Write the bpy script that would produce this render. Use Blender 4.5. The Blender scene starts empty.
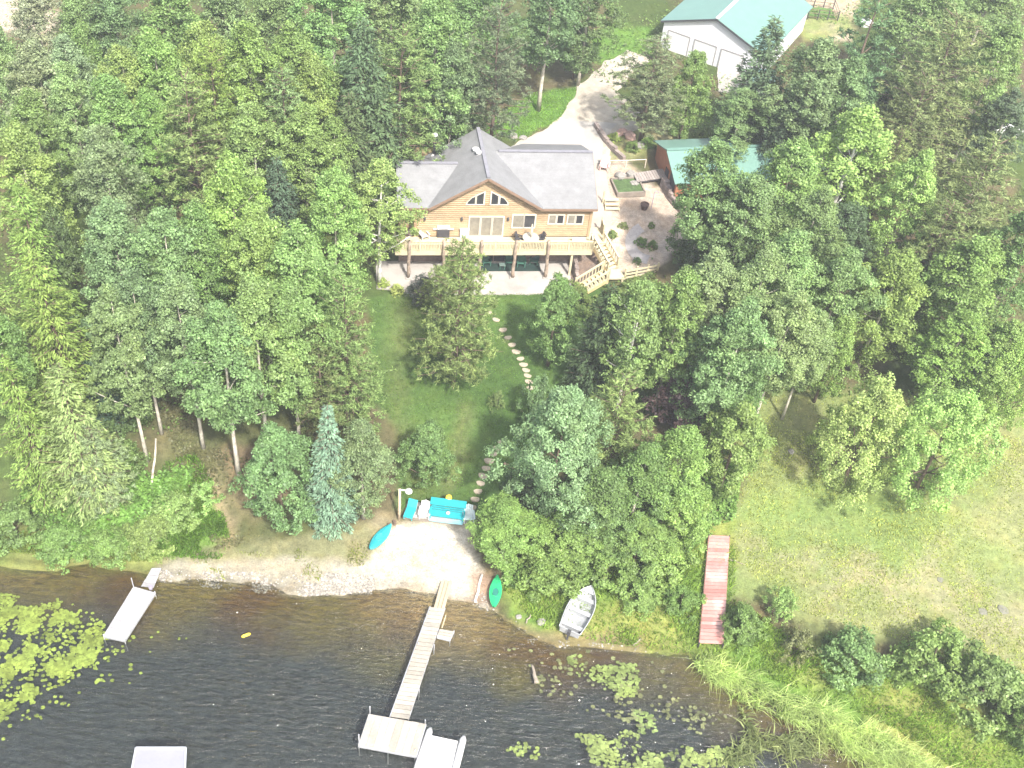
import bpy, math, random
import numpy as np
from mathutils import Vector, Matrix
from mathutils.geometry import delaunay_2d_cdt

SC = bpy.context.scene
COL = SC.collection
rng = np.random.default_rng(7)
random.seed(7)

# ------------------------------------------------------------------ camera
F, PITCH, ROLL, HC = 1120.0, math.radians(45), math.radians(6.85), 63.0
FWD = np.array([0, math.cos(PITCH), -math.sin(PITCH)])
RX = np.array([1.0, 0, 0])
DN = np.array([0, -math.sin(PITCH), -math.cos(PITCH)])
CR, SR = math.cos(ROLL), math.sin(ROLL)
CAM = np.array([0, 0, HC])

def ray(px, py):
    u, v = px - 512, py - 384
    return FWD * F + RX * (CR * u + SR * v) + DN * (-SR * u + CR * v)

def P(px, py, z=0.0):
    d = ray(px, py)
    return CAM + d * ((z - HC) / d[2])

def proj(x, y, z):
    q = np.stack([x, y, z - HC], -1)
    k = F / (q @ FWD)
    a, b = (q @ RX) * k, (q @ DN) * k
    return 512 + CR * a - SR * b, 384 + SR * a + CR * b

cd = bpy.data.cameras.new('camera')
cam = bpy.data.objects.new('camera', cd)
COL.objects.link(cam)
cd.sensor_width = 36; cd.lens = F / 1024 * 36; cd.clip_end = 2000; cd.clip_start = 1
xr = RX * CR + DN * (-SR); dr = RX * SR + DN * CR
m = Matrix(((xr[0], -dr[0], -FWD[0]), (xr[1], -dr[1], -FWD[1]), (xr[2], -dr[2], -FWD[2])))
cam.matrix_world = Matrix.Translation(Vector(CAM)) @ m.to_4x4()
SC.camera = cam

# ------------------------------------------------------------------ light
SUN_EL, SUN_AZ = math.radians(52), math.radians(152)     # azimuth clockwise from +Y
sd = np.array([math.sin(SUN_AZ) * math.cos(SUN_EL), math.cos(SUN_AZ) * math.cos(SUN_EL), math.sin(SUN_EL)])
sl = bpy.data.lights.new('sun', 'SUN'); sl.energy = 3.3; sl.angle = math.radians(3); sl.color = (1, 0.95, 0.88)
so = bpy.data.objects.new('sun', sl); COL.objects.link(so)
so.rotation_euler = Vector(sd).to_track_quat('Z', 'Y').to_euler()
wd = bpy.data.worlds.new('World'); SC.world = wd; wd.use_nodes = True
nt = wd.node_tree; nt.nodes.clear()
sky = nt.nodes.new('ShaderNodeTexSky'); sky.sky_type = 'NISHITA'; sky.sun_disc = False
sky.sun_elevation = SUN_EL; sky.sun_rotation = SUN_AZ; sky.dust_density = 4; sky.air_density = 1.0; sky.ozone_density = 0.6
bg = nt.nodes.new('ShaderNodeBackground'); bg.inputs[1].default_value = 0.15
wo = nt.nodes.new('ShaderNodeOutputWorld')
hs = nt.nodes.new('ShaderNodeHueSaturation'); hs.inputs['Saturation'].default_value = .7
nt.links.new(sky.outputs[0], hs.inputs['Color']); nt.links.new(hs.outputs[0], bg.inputs[0]); nt.links.new(bg.outputs[0], wo.inputs[0])
SC.view_settings.view_transform = 'Standard'; SC.view_settings.look = 'None'
SC.view_settings.exposure = 1.56; SC.view_settings.gamma = 1
SC.render.engine = 'CYCLES'
SC.cycles.max_bounces = 6; SC.cycles.transparent_max_bounces = 12; SC.cycles.volume_bounces = 0

# ------------------------------------------------------------------ materials
MATS = {}
class NT:
    def __init__(s, name):
        s.m = bpy.data.materials.new(name); s.m.use_nodes = True; s.t = s.m.node_tree; s.t.nodes.clear()
        s.out = s.n('OutputMaterial')
    def n(s, t, **k):
        o = s.t.nodes.new('ShaderNode' + t)
        for a, b in k.items(): setattr(o, a, b)
        return o
    def l(s, a, b): s.t.links.new(a, b)
    def noise(s, scale, detail=4, vec=None, rough=0.55):
        o = s.n('TexNoise'); o.inputs['Scale'].default_value = scale; o.inputs['Detail'].default_value = detail
        o.inputs['Roughness'].default_value = rough
        if vec is not None: s.l(vec, o.inputs['Vector'])
        return o.outputs['Fac']
    def obj(s): return s.n('TexCoord').outputs['Object']
    def ramp(s, fac, lo, hi, a=0.0, b=1.0):
        o = s.n('MapRange'); o.inputs[1].default_value = lo; o.inputs[2].default_value = hi
        o.inputs[3].default_value = a; o.inputs[4].default_value = b; s.l(fac, o.inputs[0]); return o.outputs[0]
    def mix(s, fac, a, b, mode='MIX'):
        o = s.n('Mix', data_type='RGBA', blend_type=mode)
        for sock, v in ((o.inputs[0], fac), (o.inputs[6], a), (o.inputs[7], b)):
            if isinstance(v, (int, float)): sock.default_value = v
            elif isinstance(v, tuple): sock.default_value = (*v, 1)
            else: s.l(v, sock)
        return o.outputs[2]
    def scale(s, col, fac):
        o = s.n('VectorMath', operation='SCALE'); s.l(col, o.inputs[0]); s.l(fac, o.inputs['Scale']); return o.outputs[0]
    def math(s, op, a, b):
        o = s.n('Math', operation=op)
        for i, v in enumerate((a, b)):
            if isinstance(v, (int, float)): o.inputs[i].default_value = v
            else: s.l(v, o.inputs[i])
        return o.outputs[0]
    def bump(s, h, strength=0.4, dist=0.05):
        o = s.n('Bump'); o.inputs['Strength'].default_value = strength; o.inputs['Distance'].default_value = dist
        s.l(h, o.inputs['Height']); return o.outputs[0]

def surf(name, col, var=0.25, scale=3.0, rough=0.8, island=0.0, bump=0.0, metal=0.0, dirt=None, stripes=None, spec=0.3):
    """rough painted / natural surface with two scales of tonal variation"""
    if name in MATS: return MATS[name]
    t = NT(name); p = t.n('BsdfPrincipled'); v = t.obj()
    f = t.ramp(t.noise(scale, 5, v), 0.25, 0.75, 1 - var, 1 + var)
    f2 = t.ramp(t.noise(scale * 7, 3, v), 0.3, 0.7, 1 - var * .5, 1 + var * .5)
    f = t.math('MULTIPLY', f, f2)
    if island:
        g = t.n('NewGeometry')
        f = t.math('MULTIPLY', f, t.ramp(g.outputs['Random Per Island'], 0, 1, 1 - island, 1 + island))
    c = t.n('RGB'); c.outputs[0].default_value = (*col, 1); c = c.outputs[0]
    if dirt:
        c = t.mix(t.ramp(t.noise(scale * .6, 6, v), 0.5, 0.72), c, dirt)
    if stripes:                      # (axis, period metres, tone) darker lines in the colour, surface stays flat
        sp = t.n('SeparateXYZ'); t.l(v, sp.inputs[0])
        w = t.math('FRACT', t.math('MULTIPLY', sp.outputs[stripes[0]], 1 / stripes[1]), 0)
        w = t.ramp(w, 0, 0.12, stripes[2], 1)
        f = t.math('MULTIPLY', f, w)
    t.l(t.scale(c, f), p.inputs['Base Color'])
    p.inputs['Roughness'].default_value = rough; p.inputs['Metallic'].default_value = metal
    p.inputs['Specular IOR Level'].default_value = spec
    if bump: t.l(t.bump(t.noise(scale * 5, 4, v), bump, 0.04), p.inputs['Normal'])
    t.l(p.outputs[0], t.out.inputs[0])
    MATS[name] = t.m
    return t.m

def leaf_material(name, gloss=0.05, trans=0.35):
    t = NT(name)
    oi = t.n('ObjectInfo'); g = t.n('NewGeometry'); v = t.obj()
    f = t.ramp(g.outputs['Random Per Island'], 0, 1, 0.62, 1.38)
    f2 = t.ramp(t.noise(0.9, 3, v), 0.3, 0.7, 0.72, 1.3)
    f = t.math('MULTIPLY', f, f2)
    c = t.scale(t.mix(1.0, oi.outputs['Color'], (2.4, 2.2, 1.85), 'MULTIPLY'), f)
    c = t.mix(t.ramp(t.noise(0.5, 2, v), 0.45, 0.75, 0, .45), c, t.mix(1.0, c, (1.14, 1.03, 0.8), 'MULTIPLY'))
    d = t.n('BsdfDiffuse'); tr = t.n('BsdfTranslucent'); gl = t.n('BsdfGlossy')
    gl.inputs['Roughness'].default_value = 0.45
    t.l(c, d.inputs[0]); t.l(t.mix(1.0, c, (1.02, 1.15, 0.7), 'MULTIPLY'), tr.inputs[0])
    gl.inputs[0].default_value = (0.8, 0.85, 0.85, 1)
    m1 = t.n('MixShader'); m1.inputs[0].default_value = trans
    t.l(d.outputs[0], m1.inputs[1]); t.l(tr.outputs[0], m1.inputs[2])
    m2 = t.n('MixShader'); m2.inputs[0].default_value = gloss
    t.l(m1.outputs[0], m2.inputs[1]); t.l(gl.outputs[0], m2.inputs[2])
    t.l(m2.outputs[0], t.out.inputs[0])
    return t.m
LEAF = leaf_material('broad_leaves', 0.015, 0.42)
NEEDLE = leaf_material('needles', 0.0, 0.3)
GRASSM = leaf_material('grass_blades', 0.0, 0.5)

BARK = surf('bark_brown', (0.13, 0.095, 0.07), .35, 4, .95, bump=.5)
BARKP = surf('bark_pale', (0.42, 0.39, 0.32), .3, 3, .85, dirt=(0.16, 0.13, 0.1), bump=.3)
BARKW = surf('bark_white', (0.62, 0.6, 0.55), .2, 3, .8, dirt=(0.15, 0.13, 0.11), bump=.2)

# ------------------------------------------------------------------ mesh builder
class MB:
    def __init__(s): s.v, s.f, s.n = [], [], 0
    def add(s, vs, fs):
        s.v.append(np.asarray(vs, float).reshape(-1, 3)); k = s.n
        s.f += [tuple(int(i) + k for i in f) for f in fs]; s.n += len(s.v[-1]); return s
    def box(s, c, size, rz=0.0):
        x, y, z = (size[0] / 2, size[1] / 2, size[2] / 2)
        q = np.array([(-x, -y, -z), (x, -y, -z), (x, y, -z), (-x, y, -z), (-x, -y, z), (x, -y, z), (x, y, z), (-x, y, z)])
        ca, sa = math.cos(rz), math.sin(rz)
        q = np.stack([q[:, 0] * ca - q[:, 1] * sa, q[:, 0] * sa + q[:, 1] * ca, q[:, 2]], -1) + np.array(c)
        return s.add(q, [(3, 2, 1, 0), (4, 5, 6, 7), (0, 1, 5, 4), (1, 2, 6, 5), (2, 3, 7, 6), (3, 0, 4, 7)])
    def box2(s, a, b):
        a, b = np.minimum(a, b), np.maximum(a, b); return s.box((a + b) / 2, b - a)
    def prism(s, poly, z0, z1):
        n = len(poly); poly = np.asarray(poly, float)
        ar = sum(poly[i][0] * poly[(i + 1) % n][1] - poly[(i + 1) % n][0] * poly[i][1] for i in range(n))
        if ar < 0: poly = poly[::-1]
        q = [(*p[:2], z0) for p in poly] + [(*p[:2], z1) for p in poly]
        return s.add(q, [tuple(range(n))[::-1], tuple(range(n, 2 * n))] + [(i, (i + 1) % n, n + (i + 1) % n, n + i) for i in range(n)])
    def slab(s, quad, t):
        """quad of 3-D points extruded downwards by t"""
        q = np.asarray(quad, float); n = len(q)
        return s.add(np.concatenate([q - np.array([0, 0, t]), q]), [tuple(range(n))[::-1], tuple(range(n, 2 * n))] + [(i, (i + 1) % n, n + (i + 1) % n, n + i) for i in range(n)])
    def beam(s, a, b, w, h):
        a, b = np.asarray(a, float), np.asarray(b, float); d = b - a; d /= np.linalg.norm(d)
        r = np.cross(d, [0, 0, 1.0])
        if np.linalg.norm(r) < 1e-4: r = np.array([1.0, 0, 0])
        r /= np.linalg.norm(r); u = np.cross(r, d)
        q = [p + r * x * w / 2 + u * z * h / 2 for p in (a, b) for x, z in ((-1, -1), (1, -1), (1, 1), (-1, 1))]
        return s.add(q, [(0, 1, 2, 3), (7, 6, 5, 4), (4, 5, 1, 0), (5, 6, 2, 1), (6, 7, 3, 2), (7, 4, 0, 3)])
    def tube(s, pts, rad, n=8):
        pts = [np.asarray(p, float) for p in pts]
        if isinstance(rad, (int, float)): rad = [rad] * len(pts)
        vs = []; ref = None
        for i, p in enumerate(pts):
            d = pts[min(i + 1, len(pts) - 1)] - pts[max(i - 1, 0)]; d = d / (np.linalg.norm(d) + 1e-9)
            if ref is None: ref = np.array([1.0, 0, 0]) if abs(d[0]) < .8 else np.array([0, 1.0, 0])
            a = ref - d * (ref @ d); a /= np.linalg.norm(a); ref = a; b = np.cross(d, a)
            for k in range(n):
                an = 2 * math.pi * k / n; vs.append(p + (a * math.cos(an) + b * math.sin(an)) * rad[i])
        fs = [(i * n + k, i * n + (k + 1) % n, (i + 1) * n + (k + 1) % n, (i + 1) * n + k) for i in range(len(pts) - 1) for k in range(n)]
        fs += [tuple(range(n))[::-1], tuple(range((len(pts) - 1) * n, len(pts) * n))]
        return s.add(vs, fs)
    def lathe(s, c, prof, n=12):
        return s.tube_z(c, prof, n)
    def tube_z(s, c, prof, n=12):
        vs = [(c[0] + r * math.cos(2 * math.pi * k / n), c[1] + r * math.sin(2 * math.pi * k / n), c[2] + z) for r, z in prof for k in range(n)]
        fs = [(i * n + k, i * n + (k + 1) % n, (i + 1) * n + (k + 1) % n, (i + 1) * n + k) for i in range(len(prof) - 1) for k in range(n)]
        fs += [tuple(range(n))[::-1], tuple(range((len(prof) - 1) * n, len(prof) * n))]
        return s.add(vs, fs)
    def mesh(s, name, mat, smooth=False):
        me = bpy.data.meshes.new(name)
        me.from_pydata(np.concatenate(s.v).tolist(), [], s.f)
        if smooth: me.polygons.foreach_set('use_smooth', [True] * len(me.polygons))
        me.materials.append(mat); me.update(); return me
    def build(s, name, mat, parent=None, smooth=False, loc=None, rz=0.0, tags=None):
        o = bpy.data.objects.new(name, s.mesh(name, mat, smooth)); COL.objects.link(o)
        if parent: o.parent = parent
        if loc is not None: o.location = loc
        o.rotation_euler.z = rz
        if tags: tag(o, *tags)
        return o

def tag(o, label=None, cat=None, group=None, kind=None):
    if label: o['label'] = label
    if cat: o['category'] = cat
    if group: o['group'] = group
    if kind: o['kind'] = kind
    return o

def thing(name, label, cat, loc=(0, 0, 0), rz=0.0, group=None):
    o = bpy.data.objects.new(name, None); COL.objects.link(o); o.location = loc; o.rotation_euler.z = rz
    o.empty_display_size = .2
    return tag(o, label, cat, group)

def copy_tree(o, parent=None):
    c = o.copy(); COL.objects.link(c)
    if parent: c.parent = parent
    for ch in list(o.children): copy_tree(ch, c)
    return c

def fast_mesh(name, v, f, mat, smooth=False):
    """v (n,3), f (m,k) arrays"""
    me = bpy.data.meshes.new(name); k = f.shape[1]
    me.vertices.add(len(v)); me.vertices.foreach_set('co', np.ascontiguousarray(v, np.float32).ravel())
    me.loops.add(f.size); me.loops.foreach_set('vertex_index', np.ascontiguousarray(f, np.int32).ravel())
    me.polygons.add(len(f)); me.polygons.foreach_set('loop_start', np.arange(0, f.size, k, dtype=np.int32))
    me.polygons.foreach_set('loop_total', np.full(len(f), k, np.int32))
    if smooth: me.polygons.foreach_set('use_smooth', np.ones(len(f), bool))
    me.materials.append(mat); me.update(calc_edges=True); me.validate()
    return me

# ------------------------------------------------------------------ terrain
HA = math.radians(11.0)
HU = np.array([math.cos(HA), math.sin(HA)]); HW = np.array([-math.sin(HA), math.cos(HA)]); HO = np.array([-9.35, 72.8])
def L2W(u, w): return HO + HU * u + HW * w
def W2L(x, y): return (x - HO[0]) * HU[0] + (y - HO[1]) * HU[1], (x - HO[0]) * HW[0] + (y - HO[1]) * HW[1]

SHORE_PX = [(-420, 520), (-150, 548), (0, 562), (60, 569), (130, 572), (165, 577), (230, 585), (300, 592), (345, 593), (375, 590), (405, 589), (440, 598),
            (478, 604), (503, 622), (525, 636), (560, 645), (600, 646), (650, 650), (688, 655), (705, 672), (740, 697), (790, 716), (840, 742), (890, 770), (1000, 830), (1200, 950)]
SHORE = np.array([P(x, y, 0)[:2] for x, y in SHORE_PX])
LANDPOLY = np.concatenate([SHORE, [[200, SHORE[-1][1]], [200, 300], [-200, 300], [-200, SHORE[0][1]]]])

def poly_sd(X, Y, poly, closed=True):
    """signed distance to polygon edges, positive inside"""
    poly = np.asarray(poly, float); n = len(poly); d = np.full(X.shape, 1e9); ins = np.zeros(X.shape, bool)
    for i in range(n):
        a, b = poly[i], poly[(i + 1) % n]; e = b - a
        t = np.clip(((X - a[0]) * e[0] + (Y - a[1]) * e[1]) / (e @ e + 1e-12), 0, 1)
        d = np.minimum(d, np.hypot(X - a[0] - e[0] * t, Y - a[1] - e[1] * t))
        c = ((a[1] > Y) != (b[1] > Y)) & (X < (b[0] - a[0]) * (Y - a[1]) / (b[1] - a[1] + 1e-12) + a[0])
        ins ^= c
    return np.where(ins, d, -d)

CTRL = []
for x, y, z in [(440, 500, .9), (440, 450, 1.4), (440, 400, 2.0), (440, 340, 2.7), (470, 310, 3.0), (500, 350, 2.6), (560, 330, 3.0), (400, 380, 2.2), (420, 550, .35), (440, 525, .7),
                (60, 530, 1.0), (150, 480, 1.7), (150, 430, 2.8), (60, 420, 3.5), (50, 300, 5.5), (250, 450, 2.3), (260, 530, 1.0), (200, 320, 4.6), (330, 500, 1.2), (320, 350, 3.3),
                (110, 200, 6.3), (250, 200, 5.8), (30, 100, 7.5), (200, 60, 8), (350, 60, 8), (350, 160, 6.8), (480, 60, 7.5), (0, -60, 9), (300, -80, 9), (560, -80, 9), (800, -80, 9),
                (545, 110, 6.5), (600, 80, 6.7), (625, 60, 6.8), (735, 95, 7.0), (780, 100, 7), (660, 20, 7.2), (900, 60, 7.5), (1000, 130, 7.2), (900, 250, 4.8), (1000, 250, 5.5), (800, 250, 4.3),
                (700, 260, 4.2), (700, 360, 2.7), (620, 400, 2.2), (590, 500, 1.2), (850, 520, 1.2), (850, 400, 2.2), (1000, 620, .8), (750, 560, .9), (760, 450, 1.6), (1000, 480, 1.6), (960, 720, .5),
                (700, 600, .6), (620, 590, .5), (500, 560, .7), (1150, 600, 1.2), (1150, 300, 5), (1150, 0, 8), (-150, 200, 7), (-150, 450, 3), (-150, -100, 9),
                (640, 130, 6.9), (700, 120, 7), (720, 170, 6.2), (760, 200, 5.3)]:
    p = P(x, y, z); CTRL.append((p[0], p[1], z))
for u, w, z in [(-3, -4, 3.12), (0, -4, 3.12), (4, -4, 3.12), (8, -4, 3.12), (12, -4, 3.12), (-3, -1, 3.2), (2, -2, 3.12), (6, -2, 3.12), (10, -2, 3.12), (12.5, -2, 3.12), (-3, -5, 3.05), (4, -5, 3.05), (10, -5, 3.05),
                (0, 10, 6.1), (5, 9.5, 6.2), (10, 9.5, 6.2), (14, 10, 6.2), (10.5, 12, 6.3), (19.7, 14.4, 6.5), (16, 6, 5.9), (17, 10, 6.0), (20, 4, 5.6), (23.7, 3.5, 5.3), (17.8, -2.75, 4.3),
                (16.8, -1.6, 4.4), (20, -1, 4.7), (22, 1, 4.9), (16, 2, 5.5), (23, 8, 5.9), (25, 8, 6.0), (-5, 3, 5.0), (-5, 8, 6.2), (14.2, -6, 3.0), (18, -5, 3.5), (30, 10, 6.3), (27, 6, 5.8)]:
    p = L2W(u, w); CTRL.append((p[0], p[1], z))
CTRL = np.array(CTRL)

def vnoise(X, Y, s, seed=0):
    """smooth value noise"""
    r = np.random.default_rng(seed); T = r.random((256, 256)); x, y = X * s + 77.3, Y * s + 31.7
    i, j = np.floor(x).astype(int), np.floor(y).astype(int); fx, fy = x - i, y - j
    fx, fy = fx * fx * (3 - 2 * fx), fy * fy * (3 - 2 * fy)
    g = lambda a, b: T[a % 256, b % 256]
    return (g(i, j) * (1 - fx) + g(i + 1, j) * fx) * (1 - fy) + (g(i, j + 1) * (1 - fx) + g(i + 1, j + 1) * fx) * fy
def fbm(X, Y, s, seed=0, o=4):
    r, a, t = 0, 1, 0
    for k in range(o): r = r + a * vnoise(X, Y, s * 2 ** k, seed + k); t += a; a *= .5
    return r / t

def ground(X, Y, detail=True):
    X = np.asarray(X, float); Y = np.asarray(Y, float); sh = X.shape; x, y = X.ravel(), Y.ravel()
    out = np.empty(len(x))
    for s in range(0, len(x), 20000):
        xx, yy = x[s:s + 20000, None], y[s:s + 20000, None]
        w = 1 / ((xx - CTRL[:, 0]) ** 2 + (yy - CTRL[:, 1]) ** 2 + 1.2) ** 1.9
        out[s:s + 20000] = (w * CTRL[:, 2]).sum(1) / w.sum(1)
    d = poly_sd(x, y, LANDPOLY) + (vnoise(x, y, .35, 5) - .5) * .9 + (vnoise(x, y, 1.3, 6) - .5) * .35
    k = np.clip(d / 9, 0, 1); k = k * k * (3 - 2 * k)
    land = np.clip(d, 0, 3) * .09 + .02 + (out - .2) * k
    land = np.maximum(land, .02)
    bed = np.maximum(d * .13, -2.6) - .015
    z = np.where(d > 0, land, bed)
    return z.reshape(sh)

def gz(x, y): return float(ground(np.array([x]), np.array([y]))[0])
def G(px, py):
    """point of the terrain seen at a pixel"""
    z = 2.0
    for _ in range(14):
        p = P(px, py, z); z = .5 * z + .5 * gz(p[0], p[1])
    return P(px, py, z)

X0, X1, Y0, Y1, RES = -75, 78, 22, 150, 0.4
gx, gy = np.meshgrid(np.arange(X0, X1 + .01, RES), np.arange(Y0, Y1 + .01, RES))
gh = ground(gx, gy)
lu, lw = W2L(gx, gy)
infoot = (lu > -.9) & (lu < 14.2) & (lw > .5) & (lw < 7.2)
gh = np.where(infoot, np.minimum(gh, 5.3), gh)
onpatio = (lu > -3.4) & (lu < 13.3) & (lw > -4.3) & (lw < .6)
gh = np.where(onpatio, np.minimum(gh, 3.1), gh)
PX, PY = proj(gx, gy, gh)
gh = gh + np.where(gh > .1, (fbm(gx, gy, .8, 3) - .5) * .14 * np.where(onpatio | (lw > -4) & (lw < 12) & (lu > -3) & (lu < 24), 0, 1), 0)

rn1, rn2, rn3 = fbm(gx, gy, .25, 11), fbm(gx, gy, .9, 21), fbm(gx, gy, .07, 31, 3)
colr = np.zeros(gx.shape + (3,))
def lay(poly, col, soft=8, rough=14, amt=1.0, col2=None, nz=None):
    sd = poly_sd(PX, PY, poly) + (rn2 - .5) * 2 * rough + (rn1 - .5) * rough
    k = np.clip(sd / soft + .5, 0, 1)[..., None] * amt
    c = np.array(col)
    if col2 is not None:
        n = np.clip(((rn1 if nz is None else nz) - .38) / .24, 0, 1)[..., None]; c = c * (1 - n) + np.array(col2) * n
    colr[:] = colr * (1 - k) + c * k
ALL = [(-4000, -4000), (5000, -4000), (5000, 5000), (-4000, 5000)]
lay(ALL, (.085, .075, .04), 1, 0, 1, (.05, .075, .022))
GREEN = (.048, .09, .024)
lay([(368, 296), (600, 284), (640, 300), (560, 400), (520, 470), (490, 520), (395, 510), (398, 430), (366, 400)], GREEN, 6, 5, 1, (.066, .115, .03))
lay([(395, 300), (420, 300), (405, 420), (440, 480), (420, 500), (395, 470), (385, 380)], (.13, .14, .055), 24, 10, .4)
lay([(458, 400), (474, 405), (460, 480), (446, 492)], (.14, .13, .06), 14, 8, .4)
lay([(150, 400), (300, 380), (310, 480), (300, 545), (200, 556), (165, 470)], (.15, .115, .07), 20, 22, .8, (.075, .08, .035))
lay([(190, 480), (215, 470), (235, 520), (228, 550), (212, 545)], (.24, .19, .12), 10, 10, .7)
lay([(155, 480), (195, 465), (212, 500), (222, 545), (150, 556)], (.06, .125, .022), 8, 8, 1, (.10, .17, .035))
lay([(-300, 520), (80, 535), (165, 548), (165, 590), (-300, 590)], (.10, .15, .04), 8, 10, 1, (.15, .17, .055))
lay([(160, 552), (260, 546), (330, 535), (380, 515), (400, 520), (380, 600), (150, 600)], (.20, .175, .11), 10, 10, .9, (.15, .15, .08))
lay([(160, 562), (250, 560), (380, 560), (380, 600), (155, 600)], (.32, .30, .25), 7, 8, 1, (.21, .195, .15))
lay([(404, 522), (470, 524), (478, 560), (492, 600), (500, 640), (440, 640), (372, 630), (372, 556), (388, 530)], (.35, .325, .27), 5, 3, 1, (.29, .265, .215))
lay([(470, 570), (492, 575), (492, 605), (474, 600)], (.2, .13, .09), 6, 5, .8)
lay([(740, 380), (830, 385), (900, 400), (1300, 430), (1300, 760), (1000, 680), (900, 640), (800, 620), (735, 600), (700, 560), (735, 500)], (.14, .175, .062), 14, 14, 1, (.17, .185, .08))
lay([(760, 520), (860, 500), (980, 560), (1100, 600), (1000, 660), (860, 610), (760, 570)], (.21, .195, .12), 40, 40, .6, (.14, .165, .065), rn2)
lay([(740, 500), (880, 470), (960, 520), (900, 560), (790, 560)], (.11, .175, .045), 30, 30, .6)
lay([(500, 585), (560, 570), (680, 520), (735, 520), (732, 600), (790, 640), (900, 660), (1000, 720), (1300, 860), (1300, 1000), (900, 800), (800, 730), (690, 655), (600, 650), (520, 640)], (.085, .15, .028), 10, 10, 1, (.16, .18, .05))
lay([(505, 620), (560, 628), (640, 640), (640, 655), (540, 650)], (.2, .16, .09), 7, 8, .7)
lay([(475, 130), (530, 92), (575, 86), (582, 96), (560, 122), (520, 140)], (.075, .145, .03), 5, 4, 1)
lay([(590, 30), (650, 25), (660, 60), (630, 70), (590, 62)], (.08, .15, .03), 6, 6, 1)
lay([(592, 140), (612, 150), (655, 185), (690, 195), (690, 240), (650, 275), (612, 272), (594, 240)], (.36, .305, .25), 4, 4, 1, (.3, .25, .2))
lay([(552, 252), (604, 250), (592, 288), (570, 288)], (.19, .15, .125), 4, 3, 1, (.14, .11, .095), rn2)
lay([(606, 125), (690, 110), (740, 130), (670, 150), (610, 160)], (.2, .19, .1), 6, 8, 1, (.1, .14, .04))
lay([(-40, -60), (40, -20), (62, 20), (50, 40), (-40, 40)], (.3, .26, .2), 8, 14, 1)
lay([(115, 175), (180, 175), (185, 215), (125, 215)], (.2, .17, .08), 14, 10, .9)
lay([(800, -20), (860, -10), (850, 40), (800, 45)], (.17, .2, .07), 6, 6, 1, (.3, .25, .18))
lay([(880, 215), (960, 220), (950, 262), (890, 262)], (.17, .13, .08), 14, 10, .8)
lay([(985, 118), (1030, 118), (1030, 145), (975, 145)], (.1, .17, .04), 8, 6, .8)
# wet band of sand at the water line
wet = np.clip(1 - np.abs(poly_sd(gx, gy, LANDPOLY) - .25) / .55, 0, 1)[..., None] * .5
colr = colr * (1 - wet * .75)
# lake bed
dsh = poly_sd(gx, gy, LANDPOLY)
under = np.clip((-gh) / .05, 0, 1)[..., None]
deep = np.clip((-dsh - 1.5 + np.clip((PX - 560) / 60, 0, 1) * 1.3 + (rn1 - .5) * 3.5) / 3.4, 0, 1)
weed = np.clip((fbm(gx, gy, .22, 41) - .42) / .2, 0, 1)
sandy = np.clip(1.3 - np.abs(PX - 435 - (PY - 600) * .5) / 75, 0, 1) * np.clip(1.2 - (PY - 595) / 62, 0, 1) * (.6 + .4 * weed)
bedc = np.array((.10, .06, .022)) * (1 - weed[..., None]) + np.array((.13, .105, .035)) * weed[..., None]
bedc = bedc * (1 - deep[..., None]) + np.array((.046, .054, .056)) * deep[..., None]  # dark sediment, with murky water's scattered light put into the colour
ys = np.clip(1 - np.hypot((PX - 515) / 32, (PY - 680) / 24), 0, 1)[..., None] ** .6 + .7 * np.clip(1 - np.hypot((PX - 390) / 60, (PY - 665) / 30), 0, 1)[..., None]
bedc = bedc * (1 - np.clip(ys, 0, 1) * .8) + np.array((.13, .115, .03)) * np.clip(ys, 0, 1) * .8
bedc = bedc * (1 - sandy[..., None]) + np.array((.30, .23, .12)) * sandy[..., None]
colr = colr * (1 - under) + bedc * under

gv = np.stack([gx, gy, gh], -1).reshape(-1, 3)
ny, nx = gx.shape; ii = np.arange(nx * ny).reshape(ny, nx)
gf = np.stack([ii[:-1, :-1], ii[:-1, 1:], ii[1:, 1:], ii[1:, :-1]], -1).reshape(-1, 4)
t = NT('ground'); p = t.n('BsdfPrincipled'); v = t.obj()
va = t.n('VertexColor', layer_name='cover')
f = t.math('MULTIPLY', t.ramp(t.noise(2.2, 5, v), .25, .75, .72, 1.28), t.ramp(t.noise(9, 4, v, .7), .3, .7, .7, 1.3))
c = t.scale(va.outputs[0], f)
c = t.mix(t.ramp(t.noise(.8, 5, v), .45, .7, 0, .35), c, t.mix(1.0, c, (1.3, 1.05, .75), 'MULTIPLY'))
t.l(c, p.inputs['Base Color']); p.inputs['Roughness'].default_value = .95; p.inputs['Specular IOR Level'].default_value = .1
t.l(t.bump(t.noise(11, 5, v, .7), .5, .08), p.inputs['Normal']); t.l(p.outputs[0], t.out.inputs[0])
gme = fast_mesh('ground', gv, gf, t.m, True)
ca = gme.color_attributes.new('cover', 'FLOAT_COLOR', 'POINT')
ca.data.foreach_set('color', np.concatenate([colr.reshape(-1, 3), np.ones((nx * ny, 1))], 1).astype(np.float32).ravel())
go = bpy.data.objects.new('ground', gme); COL.objects.link(go); tag(go, kind='structure')
# distant land round the detailed sheet
far = MB(); R = 900
far.add([(X0 - R, Y1 - 2, 6), (X1 + R, Y1 - 2, 6), (X1 + R, Y1 + R, 20), (X0 - R, Y1 + R, 20)], [(0, 1, 2, 3)])
far.add([(X1 - 1, 30, 1.0), (X1 + R, 30, 1), (X1 + R, Y1, 5.9), (X1 - 1, Y1, 5.9)], [(0, 1, 2, 3)])
far.add([(X0 - R, 40, 1.0), (X0 + 1, 40, 1), (X0 + 1, Y1, 5.9), (X0 - R, Y1, 5.9)], [(0, 1, 2, 3)])
tag(far.build('terrain', surf('far_land', (.05, .075, .025), .3, .2, .95)), kind='structure')

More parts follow.
